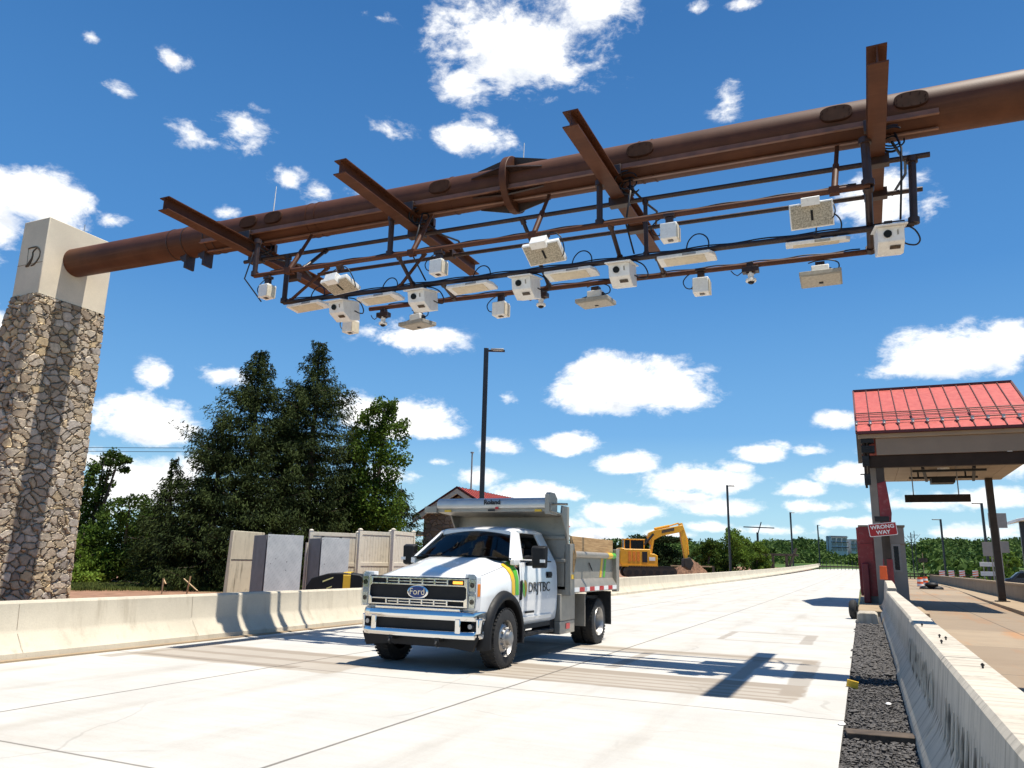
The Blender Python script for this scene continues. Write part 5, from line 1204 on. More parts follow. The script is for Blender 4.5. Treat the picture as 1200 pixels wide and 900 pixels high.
m=MB(); m.bb(q(33),q(42),.2,.5,.55,.75); m.build('coupling',M['sign_back'],t,bevel=.02)

# stone building with red metal roof behind the truck
Db=44.; ap=atd(536,572,Db); el_=atd(479,606,Db); gw=abs(el_.x-ap.x)+.15
XC=ap.x; Yg=ap.y; zr=ap.z; ze=zr-(zr-el_.z)*1.0
t=thing('stone_building','small fieldstone building with red metal gable roof behind the truck','building',(XC,Yg,0))
hw=gw+.05; Lb=11.
m=MB(); m.prism([(-hw+.45,-.2),(hw-.45,-.2),(hw-.45,ze+.16),(0,zr-.30),(-hw+.45,ze+.16)],'y',.5,Lb-.5); m.build('wall',M['stone_b'],t,smooth=0)
m=MB(); sl_=(zr-ze)/hw
for s in (-1,1):
    m.prism([(0,zr),(s*hw,ze),(s*hw,ze+.07),(0,zr+.07)],'y',0,Lb)
m.m=1
for s in (-1,1):
    for k in range(int(Lb/.42)): y=.2+.42*k; m.bar((0,y,zr+.085),(s*hw,y,ze+.085),.03,.05)
rf=m.build('roof',[M['roof_red'],M['roof_seam']],t,smooth=0)
m=MB()
for s in(-1,1): m.prism([(0,zr-.01),(s*hw,ze-.01),(s*hw,ze-.30),(0,zr-.32)],'y',-.04,.06)
m.build('barge_board',M['pvc'],rf,smooth=0)
m=MB()
for s in(-1,1): m.prism([(0,zr+.11),(s*(hw+.03),ze+.11),(s*(hw+.03),ze-.02),(0,zr-.02)],'y',-.07,-.041)
m.build('roof_edge',M['roof_seam'],rf,smooth=0)
m=MB(); m.box((hw*-.8,-.1,ze-.02),(.18,.2,.16)); m.build('flood_lamp',M['sign_back'],t)
m=MB(); m.bb(-hw-1.2,-hw+.4,.8,2.6,ze-.95,ze-.75); m.build('porch_slab',M['pvc'],t)

# ------------------------------------------------------------------ lamp posts, poles, wires
def lamp_post(px,pyt,pyb,D,label,arm=1,head=.55,group='black lamp posts along the road',r=.10):
    top=atd(px,pyt,D); H=top.z; bx=top.x; by=top.y
    t=thing('lamp_post',label,'lamp post',(bx,by,-.05),YAW if arm else 0,group)
    m=MB(); m.bar((0,0,0),(0,0,H),r*2,r*2); m.bb(-.2,.2,-.2,.2,-.05,.06); m.build('pole',M['pole'],t,bevel=.01)
    m=MB(); m.bb(min(0,arm*(.25+head)),max(0,arm*(.25+head)),-.04,.04,H-.14,H-.06); a=m.build('arm',M['pole'],t)
    m=MB(); m.bb(min(arm*.2,arm*(.2+head)),max(arm*.2,arm*(.2+head)),-.14,.14,H-.10,H-.02); h=m.build('lamp_head',M['sign_back'],a,bevel=.02)
    m=MB(); m.bb(min(arm*.3,arm*(.15+head)),max(arm*.3,arm*(.15+head)),-.10,.10,H-.112,H-.10); m.build('lens',M['dev_white'],h)
    return t
lamp_post(570,407,0,33,'tall black lamp post rising behind the truck cab')
lamp_post(852,568,0,84,'black lamp post beyond the excavator, second along the barrier')
lamp_post(926,600,0,147,'third black lamp post along the far barrier',r=.13)
lamp_post(958,615,0,232,'fourth and smallest black lamp post at the far end of the barrier',r=.15)
lamp_post(1102,608,0,112,'black lamp post with arm to the left, in line with the right lane',-1,1.0,'lamp posts beyond the right lane',.11)
lamp_post(1150,589,0,90,'taller black lamp post half hidden beside the canopy column',-1,.9,'lamp posts beyond the right lane',.11)
def bare_pole(px,pyt,D,label,wires=True,r=.09):
    top=atd(px,pyt,D); t=thing('utility_pole',label,'pole',(top.x,top.y,-1),YAW)
    m=MB(); m.tube([(0,0,0),(0,0,top.z+1)],[r,r*.7],8); m.build('pole',M['pole'],t)
    m=MB(); H=top.z+1
    if wires:
        for s in(-1,1): m.tube([(0,0,H-2.2),(s*.5,0,H-1.),(s*1.3,0,H-.2)],[.04,.03,.02],5); m.tube([(0,0,H-1.2),(s*.5,0,H-.3)],[.03,.015],5)
    m.bar((-.5,0,H-.6),(.5,0,H-.6),.07,.08); m.build('cross_arm',M['pole'],t)
    return t
bare_pole(1067,624,105,'dark pole with bare forked arms right of the booth'); bare_pole(1071,622,110,'thinner dark pole beside the forked pole',False,.06)
bare_pole(970,628,300,'dark far pole near the distant white building',True,.18)
t=thing('steel_mast','slim grey mast standing behind the red roofed building','mast',(*atd(549,660,58).xy,0)); m=MB(); m.tube([(0,0,0),(0,0,hgt(549,527,58))],[.10,.06],8); m.build('pole',M['sign_back'],t); m=MB(); m.bb(-.1,.1,-.1,.1,hgt(549,527,58),hgt(549,527,58)+.1); m.build('cap',M['sign_back'],t)
for i,(ya,yb) in enumerate(((522,524),(526.5,528.5))):
    a=atd(-60,ya,60); b=atd(420,yb,60); m=MB(); m.tube([a.lerp(b,k/10)+Vector((0,0,-.25*(1-((k-5)/5.)**2)*.5)) for k in range(11)],.022,5)
    tag(m.build('overhead_wire',M['chassis']),('upper overhead wire crossing the sky left of the spruces','lower overhead wire crossing the sky left of the spruces')[i],'wire',group='overhead wires')
# steel arm structure and timber frame in the far distance
p=atd(893,612,150); t=thing('crane_arm','far dark lattice arm with slanted strut above the trees','crane',(p.x,p.y,-1),YAW)
k=150/900.; H=hgt(893,618,150)+1
m=MB(); m.bar((-22*k,0,H),(14*k,0,H-.1),.16,.2); m.build('jib',M['pole'],t); m=MB(); m.bar((-6*k,0,H-9*k),(-1*k,0,H+6*k),.16,.16);  m.tube([(-6*k,0,0),(-6*k,0,H-6*k)],.22,8); m.build('mast',M['pole'],t)
p=atd(914,660,140); t=thing('timber_trestle','far brown crossed timber frame standing in the trees','trestle',(p.x,p.y,-1),YAW); k=140/900.; H=hgt(914,650,140)+1
m=MB()
for s in(-1,1): m.bar((s*20*k,0,H+1.2),(s*8*k,0,H-3.2),.4,.35)
m.build('brace',M['bark'],t); m=MB(); m.bar((-22*k,0,H),(22*k,0,H),.4,.4); m.bar((-8*k,0,-1),(-8*k,0,H),.4,.4); m.bar((8*k,0,-1),(8*k,0,H),.4,.4); m.build('beam',M['bark'],t)
# distant white buildings
for px0,px1,py0,py1,lab in ((975,994,628,646,'left distant white block with rows of balconies above the road end'),(998,1008,632,646,'right distant white block half hidden by the booth')):
    a=atd(px0,py1,300); b=atd(px1,py0,300); t=thing('distant_building',lab,'building',(a.x,a.y,a.z-3),YAW,'distant white blocks'); w=(px1-px0)/3.; h=(py1-py0)/3.
    m=MB(); m.bb(0,w,0,5,0,3+h); m.build('wall',M['far_white'],t)
    for r_ in range(3):
        for c_ in range(2 if w<5 else 3): 
            m=MB(); n=2 if w<5 else 3; m.bb(w*(c_+.15)/n,w*(c_+.85)/n,-.2,-.02,3+h*(r_+.12)/3,3+h*(r_+.6)/3); m.build('window',M['sign_back'],t)
        m=MB(); m.bb(-.2,w+.2,-.5,-.22,3+h*(r_+.72)/3,3+h*(r_+.85)/3); m.build('balcony',M['chassis'],t)
# chain fence and low rail at the road end
a=atd(960,664,190); b=atd(1012,666,190)
t=thing('end_fence','thin dark picket fence closing the far end of the road','fence',(a.x,a.y,a.z-1.5),YAW); w=(b-a).length
for k in range(13):
    m=MB(); x=w*k/12; m.bb(x-.045,x+.045,-.045,.045,0,3.2 if k%3==0 else 2.9); m.build('picket',M['pole'],t)
m=MB(); m.bb(0,w,-.04,.04,1.4,1.75); m.build('rail',M['bark'],t)

# ------------------------------------------------------------------ excavator and soil heap
EX=62.; ek=EX/900.; e0=atd(757,686,EX); ez=.52
exc=thing('excavator','yellow tracked excavator with raised arm digging beyond the left barrier','excavator',(e0.x,e0.y,ez),YAW)
def exx(px): return (px-757)*ek
def exz(py): return 1.6+(662-py)*ek-ez
for y in(-1.0,1.0):
    m=MB(); pts=[]
    x0,x1,r=exx(729),exx(790),.42
    for k in range(13): q=math.pi/2+math.pi*k/12; pts.append((x0+r+r*math.cos(q),r+.05+r*math.sin(q)))
    for k in range(13): q=-math.pi/2+math.pi*k/12; pts.append((x1-r+r*math.cos(q),r+.05+r*math.sin(q)))
    m.prism(pts,'y',y-.3,y+.3)
    for k in range(26):
        x=x0+r+(x1-x0-2*r)*k/25.; m.bb(x-.05,x+.05,y-.31,y+.31,2*r+.04,2*r+.09)
    tr=m.build('track',M['track'],exc)
    m=MB()
    for k in range(7): x=x0+r+(x1-x0-2*r)*k/6.; m.tube([(x,y-.32,.42),(x,y+.32,.42)],.19,12)
    m.build('track_roller',M['chassis'],tr)
m=MB(); m.bb(exx(735),exx(785),-.7,.7,.4,.95); m.tube([(exx(757),0,.9),(exx(757),0,1.2)],.7,24); m.build('undercarriage',M['track'],exc)
m=MB(); zb,zt_=exz(665),exz(645)
m.prism([(exx(724),zb+.25),(exx(727),zb),(exx(764),zb),(exx(768),zb+.15),(exx(768),exz(652)),(exx(764),exz(650)),(exx(760),exz(650)),(exx(760),zt_),(exx(730),zt_),(exx(728),exz(644)),(exx(725),exz(644)),(exx(724),exz(650))],'y',-1.25,1.25)
hs2=m.build('house',M['exc'],exc,bevel=.06)
m=MB(); m.bb(exx(750),exx(756),-1.27,-1.24,exz(660),exz(648)); m.build('vent',M['chassis'],hs2)
for pa_ in (734,739,744):
    m=MB(); m.bb(exx(pa_),exx(pa_)+.22,-1.27,-1.24,exz(659),exz(648)); m.build('louvre',M['amber'],hs2)
m=MB(); m.bb(exx(758),exx(765),-1.27,-1.24,exz(658),exz(654)); m.build('placard',M['white_dec'],hs2)
m=MB(); m.bb(exx(726),exx(768),-1.30,-1.24,zb,zb+.14); m.build('skirt',M['exc'],hs2)
# cab
m=MB(); cx0,cx1,cz0,cz1=exx(731),exx(755),zt_,exz(634.5)
for x,y in ((cx0,-.25),(cx1-.05,-.25),(cx0,.95),(cx1-.05,.95),(exx(738),-.25)): m.bb(x,x+.09,y,y+.09,cz0,cz1)
m.bb(cx0-.03,cx1+.06,-.3,1.05,cz1,cz1+.09); cb=m.build('cab',M['exc'],exc,bevel=.02)
m=MB(); m.bb(cx0+.04,cx1-.02,-.21,1.0,cz0,cz1-.01); m.build('cab_glass',M['lens'],cb)
# boom
def xz(px,py): return (exx(px),exz(py))
def plate(name,pts,y0,y1,parent=exc,mt='exc'):
    m=MB(); m.prism(pts,'y',y0,y1); return m.build(name,M[mt],parent,bevel=.03)
bo=plate('boom',[xz(760,651),xz(763,640),xz(759,630),xz(761,625.5),xz(768,622.5),xz(795,617),xz(801,615.5),xz(803,620),xz(797,624.5),xz(776,629),xz(767,634),xz(764,650)],-.28,.28)
m=MB()
for y in(-.4,.4): m.tube([(*xz(755,640)[:1],y,xz(755,640)[1]),(xz(766,627)[0],y,xz(766,627)[1])],.09,10)
m.build('boom_ram',M['chassis'],bo)
m=MB(); m.tube([(xz(768,621)[0],0,xz(768,621)[1]),(xz(786,617)[0],0,xz(786,617)[1])],.11,10); m.tube([(xz(786,617)[0],0,xz(786,617)[1]),(xz(797,613.5)[0],0,xz(797,613.5)[1])],.06,8); m.build('stick_ram',M['exc'],bo)
m=MB(); m.add([(xz(776,626)[0],-.29,xz(776,626)[1]),(xz(791,622.5)[0],-.29,xz(791,622.5)[1]),(xz(791,619)[0],-.29,xz(791,619)[1]),(xz(776,622.5)[0],-.29,xz(776,622.5)[1])],[(0,1,2,3)]); m.build('boom_decal',M['bark'],bo,smooth=0)
sk=plate('stick',[xz(797,614),xz(801,613),xz(805,626),xz(806.5,655),xz(803,656),xz(799,632)],-.22,.22)
m=MB(); m.tube([(xz(802,618)[0],.0,xz(802,618)[1]),(xz(806.5,632)[0],0,xz(806.5,632)[1]),(xz(808,650)[0],0,xz(808,650)[1])],[.06,.08,.05],8); m.build('bucket_ram',M['exc'],sk)
plate('bucket',[xz(801,655),xz(808,653),xz(812,660),xz(808,668),xz(801,664)],-.6,.6,exc,'track')
# heap
def heap():
    m=MB(); n=40; r=np.random.default_rng(3); c=atd(809,672,75.); vs=[];fs=[]; Hh=hgt(806,654.5,75.)
    for j in range(n+1):
        for i in range(n+1):
            u,v=i/n*2-1,j/n*2-1; d=math.hypot(u,v)
            z=max(0,1-d)**.85*Hh*1.05+(math.sin(u*9+v*5)*.08+math.sin(u*21)*math.cos(v*17)*.06+r.normal()*.05)*(1 if d<1 else .3)
            vs.append((u*2.75,v*2.6,z-.1))
    m.add(vs,[(j*(n+1)+i,j*(n+1)+i+1,(j+1)*(n+1)+i+1,(j+1)*(n+1)+i) for j in range(n) for i in range(n)])
    tag(m.build('soil_heap',M['dirt_pile'],smooth=0,loc=(c.x,c.y,0),rz=YAW),'brown heap of dug soil under the excavator bucket','soil heap')
heap()
p=atd(836,668,79); t=thing('timber_rail','pale timber rail with one post behind the soil heap','rail',(p.x,p.y,0),YAW); k=79/900.
m=MB(); m.bar((-50*k,0,hgt(790,663,79)),(0,0,hgt(836,664,79)),.08,.12); m.build('rail',M['stake'],t); m=MB(); m.bb(-.1,.1,-.1,.1,0,hgt(836,664,79)+.05); m.build('post',M['bark'],t)

# ------------------------------------------------------------------ toll canopy and booth on the right
YN,YFAR=37.0,47.0
def cx_at(px,py,Y): return aty(px,py,Y)
zb=cx_at(1100,545.5,YN).z; zf=cx_at(1100,531,YN).z; ze=cx_at(1100,505,YN).z
XL=cx_at(1007,505,YN).x; XR=6.75; YR=(YN+YFAR)/2; zr=cx_at(1095,455,YR).z
zs=zb+.35
can=thing('toll_canopy','toll plaza canopy with red standing seam roof, taupe fascia and beige soffit','canopy',(0,0,0))
m=MB(); m.m=0
sl_=(zr-ze)/(YR-YN+.25)
for sgn,y0 in ((1,YN-.25),(-1,YFAR+.25)):
    m.prism([(y0,ze),(YR,zr),(YR,zr+.08),(y0,ze+.08)],'x',XL-.12,XR+.12)
rf=m.build('roof',M['roof_red'],can,smooth=0)
m=MB()
NX=12
for k in range(NX+1):
    x=XL-.1+(XR-XL+.2)*k/NX; m.bar((x,YN-.25,ze+.10),(x,YR,zr+.10),.035,.07)
m.bar((XL-.13,YR,zr+.10),(XR+.13,YR,zr+.10),.22,.10)
m.bar((XL-.14,YN-.25,ze+.06),(XL-.14,YR,zr+.06),.05,.16); m.bar((XR+.14,YN-.25,ze+.06),(XR+.14,YR,zr+.06),.05,.16)
m.bar((XL-.1,YN-.27,ze+.03),(XR+.1,YN-.27,ze+.03),.05,.12)
m.build('roof_seams',M['roof_seam'],rf,smooth=0)
# snow fence with clamps on the seams
m=MB()
for f,rr in ((.30,.028),(.26,.02),(.215,.02),(.16,.03)): 
    y=YN-.25+(YR-YN+.25)*f; z=ze+(zr-ze)*f+.30-.1*(f<.2); m.tube([(XL-.1,y,z),(XR+.1,y,z)],rr,6)
m.build('snow_rail',M['roof_seam'],rf)
for k in range(NX+1):
    x=XL-.1+(XR-XL+.2)*k/NX; y=YN-.25+(YR-YN+.25)*.14; z=ze+(zr-ze)*.14+.08
    m=MB(); m.box((x,y,z+.10),(.12,.16,.18)); m.tube([(x,y-.1,z+.05),(x,y-.2,z-.02)],.05,8); m.build('snow_clamp',M['galv'],rf)
    if k%4==0: m=MB(); m.tube([(x,YN-.25+(YR-YN+.25)*.14,z),(x,YN-.25+(YR-YN+.25)*.30,ze+(zr-ze)*.30+.30)],.02,5); m.build('snow_post',M['roof_seam'],rf)
m=MB(); m.prism([(YN,ze+.02),(YFAR,ze+.02),(YR,zr-.02)],'x',XR-.05,XR); m.prism([(YN-.27,ze-.04),(YFAR+.27,ze-.04),(YR,zr+.07)],'x',XL-.15,XL+.05); m.build('gable',M['beam_dark'],can,smooth=0)
m=MB(); m.bb(XL+.62,XR,YN,YN+.06,zf,ze-.22); m.bb(XL+.62,XR,YFAR-.06,YFAR,zf,ze-.22); m.bb(XR-.06,XR,YN+.06,YFAR-.06,zf,ze-.22)
m.build('fascia',M['fascia'],can,smooth=0)
m=MB(); m.bb(XL-.08,XR+.05,YN-.12,YN+.04,ze-.21,ze-.02); m.build('gutter',M['soffit'],can,bevel=.02)
m=MB(); m.bb(XL+.30,XR-.1,YN+.10,YN+.42,zb,zf); m.build('front_beam',M['beam_dark'],can,smooth=0)
m=MB(); m.bb(XL+.35,XR-.05,YFAR-.45,YFAR-.15,zs+.0,zf); m.build('rear_beam',M['beam_dark'],can,smooth=0)
m=MB(); n=10
for k in range(n): x0=XL+.34+(XR-XL-.4)*k/n; m.bb(x0,x0+(XR-XL-.4)/n-.012,YN+.43,YFAR-.02,zs,zs+.05)
m.build('soffit',M['soffit'],can,smooth=0)
m=MB(); m.bb(XL+.15,XL+.34,YN+.1,YFAR-.1,zs,ze-.3); m.build('side_fascia',M['beam_dark'],can,smooth=0)
# louvred units and lamps at the left end
for k,(z0,z1) in enumerate(((zf+.12,zf+.42),(zf+.55,zf+.85),(zb+.05,zb+.5),(zb-.75,zb-.30))):
    m=MB(); m.bb(XL+.02 if k<3 else XL+.05,XL+.55 if k<2 else XL+.30,YN-.05,YN+.35,z0,z1)
    for j in range(4): m.bb(XL+.05,XL+.5 if k<2 else XL+.26,YN-.08,YN-.05,z0+.03+j*.07,z0+.06+j*.07)
    m.build('louvre_unit',M['chassis'],can)
m=MB(); m.tube([(XL+.12,YN,ze-.25),(XL+.12,YN,zb-.9)],.05,8); m.tube([(XL+.26,YN,ze-.25),(XL+.26,YN,zb-.5)],.04,8); m.tube([(XL-.1,YN,zb-.3),(XL+.3,YN,zb-.3)],.03,6); m.build('conduit',M['beam_dark'],can)
# lane equipment under the soffit
m=MB(); 
for y in (YN+2.2,YN+5.2): m.bar((2.2,y,zs-.32),(5.1,y,zs-.32),.10,.10)
for x in (2.6,4.6):
    m.bar((x,YN+1.8,zs-.22),(x+.4,YN+6.,zs-.38),.12,.12)
    for y in (YN+2.2,YN+5.2): m.bar((x,y,zs-.32),(x,y,zs),.07,.07)
m.build('equipment_rack',M['chassis'],can)
m=MB(); m.bb(3.1,4.1,YN+4.6,YN+5.6,zs-.62,zs-.34); m.build('equipment_box',M['chassis'],can,bevel=.02)
m=MB(); m.tube([(3.6,YN+4,zs-.12),(3.6,YN+4,zs)],.26,18); m.build('ceiling_lamp',M['dev_white'],can)
# columns
a=cx_at(1023,585,YN+1.4); 
m=MB(); X0=cx_at(1018,560,YN+1.4).x; X1=cx_at(1029,560,YN+1.4).x; m.bb(X0,X1,YN+1.15,YN+1.65,0,zs); m.build('pier',M['booth_grey'],can,bevel=.02)
X0=cx_at(1027,560,YN+.3).x; X1=cx_at(1036.5,560,YN+.3).x
m=MB(); m.bb(X0,X1,YN+.14,YN+.38,.0,zb); c1=m.build('front_post',M['post_dark'],can,bevel=.01)
m=MB(); z0=cx_at(1036,615,YN).z; z1=cx_at(1032,566,YN).z; m.prism([(X0+.03,z0-.02),(X1+.10,z0-.02),(X1+.16,z0+.5),(X1+.03,z1+.1),(X0+.0,z1)],'y',YN+.10,YN+.42); m.build('red_wrap',M['booth_red'],c1,bevel=.02)
m=MB(); z1=cx_at(1040,655,YN).z; m.bb(X0-.02,X1+.04,YN+.09,YN+.44,.3,z1); m.build('red_wrap',M['booth_red'],c1,bevel=.02)
b=gz(1180,707,.15); XC=b.x
m=MB(); m.bb(XC-.16,XC+.16,YFAR-1.1,YFAR-.78,.1,zs); cl=m.build('rear_column',M['post_dark'],can,bevel=.015)
m=MB(); m.bb(XC-.30,XC+.30,YFAR-1.25,YFAR-.65,.1,.22); m.build('base_plate',M['post_dark'],cl,bevel=.01)
# hanging sign board (seen from behind)
p0=cx_at(1060,580,YN+3.6); p1=cx_at(1138,588,YN+3.6)
hsn=thing('hanging_sign','long dark sign board hung on two rods under the canopy','sign',((p0.x+p1.x)/2,YN+3.6,(p0.z+p1.z)/2))
L=p1.x-p0.x; hh=abs(p0.z-p1.z)/2
m=MB(); m.bb(-L/2,L/2,-.08,.08,-hh,hh); m.build('board',M['beam_dark'],hsn,bevel=.01)
m=MB()
for x in (-L*.36,L*.33): m.tube([(x,0,hh),(x,0,zs-(p0.z+p1.z)/2)],.025,6)
m.build('hanger_rod',M['sign_back'],hsn)
# booth
YB0=38.6
xl=cx_at(1008,640,YB0).x; xm=cx_at(1043,640,YB0).x; zt_=cx_at(1025,617,YB0).z; 
YB1=YB0+2.6; xr=xm
bt=thing('toll_booth','toll booth with red wrapped front and grey side, dark slot window, standing on the island','booth',(0,0,0))
xr=cx_at(1060,640,YB0+.6).x
m=MB(); m.bb(xl,xr,YB0,YB1+1.,.1,zt_-.02); m.build('wall',M['booth_grey'],bt,bevel=.02)
m=MB(); m.bb(xl-.10,xm,YB0-.05,YB0-.004,.45,zt_-.75); m.bb(xl-.05,xm,YB0-.04,YB0-.004,zt_-.74,zt_-.02); m.bb(xl-.12,xl-.01,YB0-.05,YB1+1.,.55,zt_-.05); m.build('red_wrap',M['booth_red'],bt,bevel=.01)
a=cx_at(1022,634,YB0-.06); b=cx_at(1035,658,YB0-.06); m=MB(); m.bb(a.x,b.x,YB0-.075,YB0-.051,b.z,a.z); m.build('red_panel',M['booth_red2'],bt)
m=MB(); m.bb(xl+.0,xl+.28,YB0-.35,YB0-.06,.15,cx_at(1010,660,YB0).z); m.build('red_bollard',M['booth_red2'],bt,bevel=.04)
a=cx_at(1047,640,YB0-.02); b=cx_at(1055,668,YB0-.02); 
m=MB(); m.bb(a.x-.09,b.x+.09,YB0-.03,YB0-.002,b.z-.1,a.z+.1); wf=m.build('window_frame',M['sign_back'],bt)
m=MB(); m.bb(a.x,b.x,YB0-.04,YB0-.03,b.z,a.z); m.build('pane',M['lens'],wf)
m=MB(); m.bb(xm+.01,xr+.03,YB0-.02,YB1+1.02,zt_-.80,zt_-.74); m.build('trim',M['fascia'],bt)
m=MB(); m.bb(xl-.03,xr+.05,YB0-.06,YB1+1.05,zt_-.02,zt_+.06); m.build('roof',M['fascia'],bt,bevel=.01)
m=MB(); m.bb(-.42,1.9,31.5,55,-.05,.15); tag(m.build('island',M['kerb'],bevel=.03),kind='structure')
# wrong way sign on its post
YS_=36.6; pc=cx_at(1034.5,620.5,YS_); wd=(cx_at(1048,617,YS_)-cx_at(1021,623,YS_)).length; 
sg=thing('wrong_way_sign','tilted red WRONG WAY sign with white border on a post before the booth','sign',(pc.x,YS_,0))
m=MB(); sc_=.30
S=Matrix.Translation((0,0,pc.z))@Matrix.Rotation(R_(-6),4,'Y')
def sbox(w,h,y0,y1,rad=.05):
    m=MB(); pts=[]
    for cx_,cz_,a0 in ((w/2-rad,h/2-rad,0),(-w/2+rad,h/2-rad,90),(-w/2+rad,-h/2+rad,180),(w/2-rad,-h/2+rad,270)):
        for k in range(5): q=R_(a0+22.5*k); pts.append((cx_+rad*math.cos(q),cz_+rad*math.sin(q)))
    m.prism(pts,'y',y0,y1); m.v=[tuple(S@Vector(p)) for p in m.v]; return m
hw_=wd*1.18; hh_=wd*.58
pl=sbox(hw_,hh_,-.02,0).build('plate',M['white_dec'],sg)
sbox(hw_-.05,hh_-.05,-.026,-.021).build('red_field',M['sign_red'],pl)
for tx,dz in (('WRONG',hh_*.20),('WAY',-hh_*.22)):
    text('lettering',tx,hh_*.40,M['white_dec'],pl,S@M_front((0,-.030,dz)),.002,1.08,bold=.006)
m=MB(); m.bb(-.05,.05,.01,.09,.9,pc.z+hh_*.6); m.build('post',M['post_dark'],sg)
m=MB(); m.bb(-.28,.28,.0,.12,pc.z+hh_*.62,pc.z+hh_*.62+.22); m.build('cap_box',M['chassis'],sg)
p=cx_at(1036,679,33.6); m=MB(); hh_=.5; m.prism([(-.14,0),(.14,0),(.12,hh_),(-.12,hh_)],'y',-.03,.03); tag(m.build('orange_marker',M['orange'],loc=(p.x,33.6,p.z),bevel=.01),'orange marker plate standing on the rounded barrier end','marker')
for i,(px,pyt) in enumerate(((1059,676),(1062,672))):
    p=gz(px+2,707,.0); zz=cx_at(px,pyt,p.y).z; m=MB(); m.tube([(0,0,0),(-.05,0,zz)],.085,12); m.ell((-.05,0,zz),(.085,.085,.05),10,6)
    tag(m.build('bollard',mat('faded yellow bollard paint %d'%i,(.55,.42,.13),.6,dirt=(.3,.25,.17),dirt_amt=.6,scale=6),loc=(p.x,p.y+i*.6,0)),('shorter faded yellow bollard beside the booth','taller faded yellow bollard beside the booth')[i],'bollard',group='yellow bollards by the booth')
# ------------------------------------------------------------------ right hand kerb, parapet and what stands along it
def kx(Y): return float(np.interp(Y,[-20,10,35.6,50.6,83.5,119,135],[4.0,4.5,5.25,5.62,6.77,7.03,6.9]))
def wx(Y): return float(np.interp(Y,[-20,10,30,48,75,110,135],[5.9,6.3,6.75,7.1,7.35,7.5,7.4]))
yk=[-20,-5,10,20,30,35.6,43,50.6,60,70,83.5,100,119,128]
m=MB(); m.loft([[(kx(Y),Y,-.05),(kx(Y)+.02,Y,.16),(kx(Y)+.06,Y,.17),(wx(Y)+.02,Y,.19),(wx(Y)+.02,Y,-.05)] for Y in yk]); tag(m.build('kerb',M['kerb'],smooth=0),kind='structure')
t=thing('parapet_wall','weathered low concrete parapet along the right edge of the old lane','wall')
m=MB(); m.loft([[(wx(Y),Y,.0),(wx(Y)+.04,Y,.95),(wx(Y)+.34,Y,.95),(wx(Y)+.38,Y,.0)] for Y in yk if Y<122]); m.build('wall',M['wall_old'],t,smooth=0)
m=MB(); m.loft([[(wx(Y)-.02,Y,.95),(wx(Y)-.02,Y,1.05),(wx(Y)+.40,Y,1.05),(wx(Y)+.40,Y,.95)] for Y in yk if Y<122]); m.build('coping',M['kerb'],t,smooth=0)
# low dark fence across the lane end
a=gz(1062,681); b=gz(1094,682)
t=thing('lane_end_fence','low dark fence closing the end of the old lane','fence',(a.x,118.,0),0)
m=MB(); 
for k in range(9): m.bb(k*.95-.05,k*.95+.05,-.05,.05,0,1.2)
for z in (.35,.7,1.05): m.bb(-.3,7.8,-.03,.03,z,z+.16)
m.build('rails',M['bark'],t)
# striped panels behind the parapet
for i,px in enumerate((1104,1115,1127.5,1143)):
    Dp=(100,88,78,66)[i]; p=atd(px,672,Dp); h=Dp/900.*7; t=thing('striped_panel',('farthest orange and white striped panel behind the parapet','second farthest orange and white striped panel behind the parapet','second nearest orange and white striped panel behind the parapet','nearest orange and white striped panel, next to the white plank barricade')[i],'barricade',(p.x,p.y,p.z),YAW*0,'striped panels behind the parapet')
    m=MB(); m.bb(-h*.42,h*.42,-.02,.02,-h*.5,h*.5); m.build('panel',M['white_dec'],t)
    m=MB()
    for k in(-1,0,1): m.add([(-h*.42,-.025,-h*.30+k*h*.36),(h*.42,-.025,h*.06+k*h*.36-h*.2),(h*.42,-.025,h*.20+k*h*.36-h*.2),(-h*.42,-.025,-h*.14+k*h*.36)],[(0,1,2,3)])
    m.v=[(x,y,max(-h*.5,min(h*.5,z))) for x,y,z in m.v]; m.build('stripe',M['orange'],t,smooth=0)
    m=MB(); m.bb(-.05,.05,.02,.08,-p.z,h*.4); m.build('leg',M['sign_back'],t)
m=MB(); a=atd(1096,676,100); b=atd(1150,679,62); m.bar((a.x,a.y+.3,a.z-.2),(b.x,b.y+.3,b.z-.2),.25,.55); tag(m.build('guard_rail',M['wall_old']),'dark rail running behind the striped panels','guard rail')
# plank barricade
p=atd(1163,673,62); t=thing('plank_barricade','white three plank barricade behind the parapet','barricade',(p.x,p.y,0),YAW*.3); k=62/900.
for py in (661.5,672.5,684):
    z=hgt(1163,py,62); m=MB(); m.bb(-12*k,12*k,-.03,.03,z-.17,z+.17); m.build('plank',M['white_dec'],t,bevel=.01)
for x in(-8*k,8*k): m=MB(); m.bb(x-.04,x+.04,.03,.1,0,hgt(1163,655,62)); m.build('leg',M['sign_back'],t)
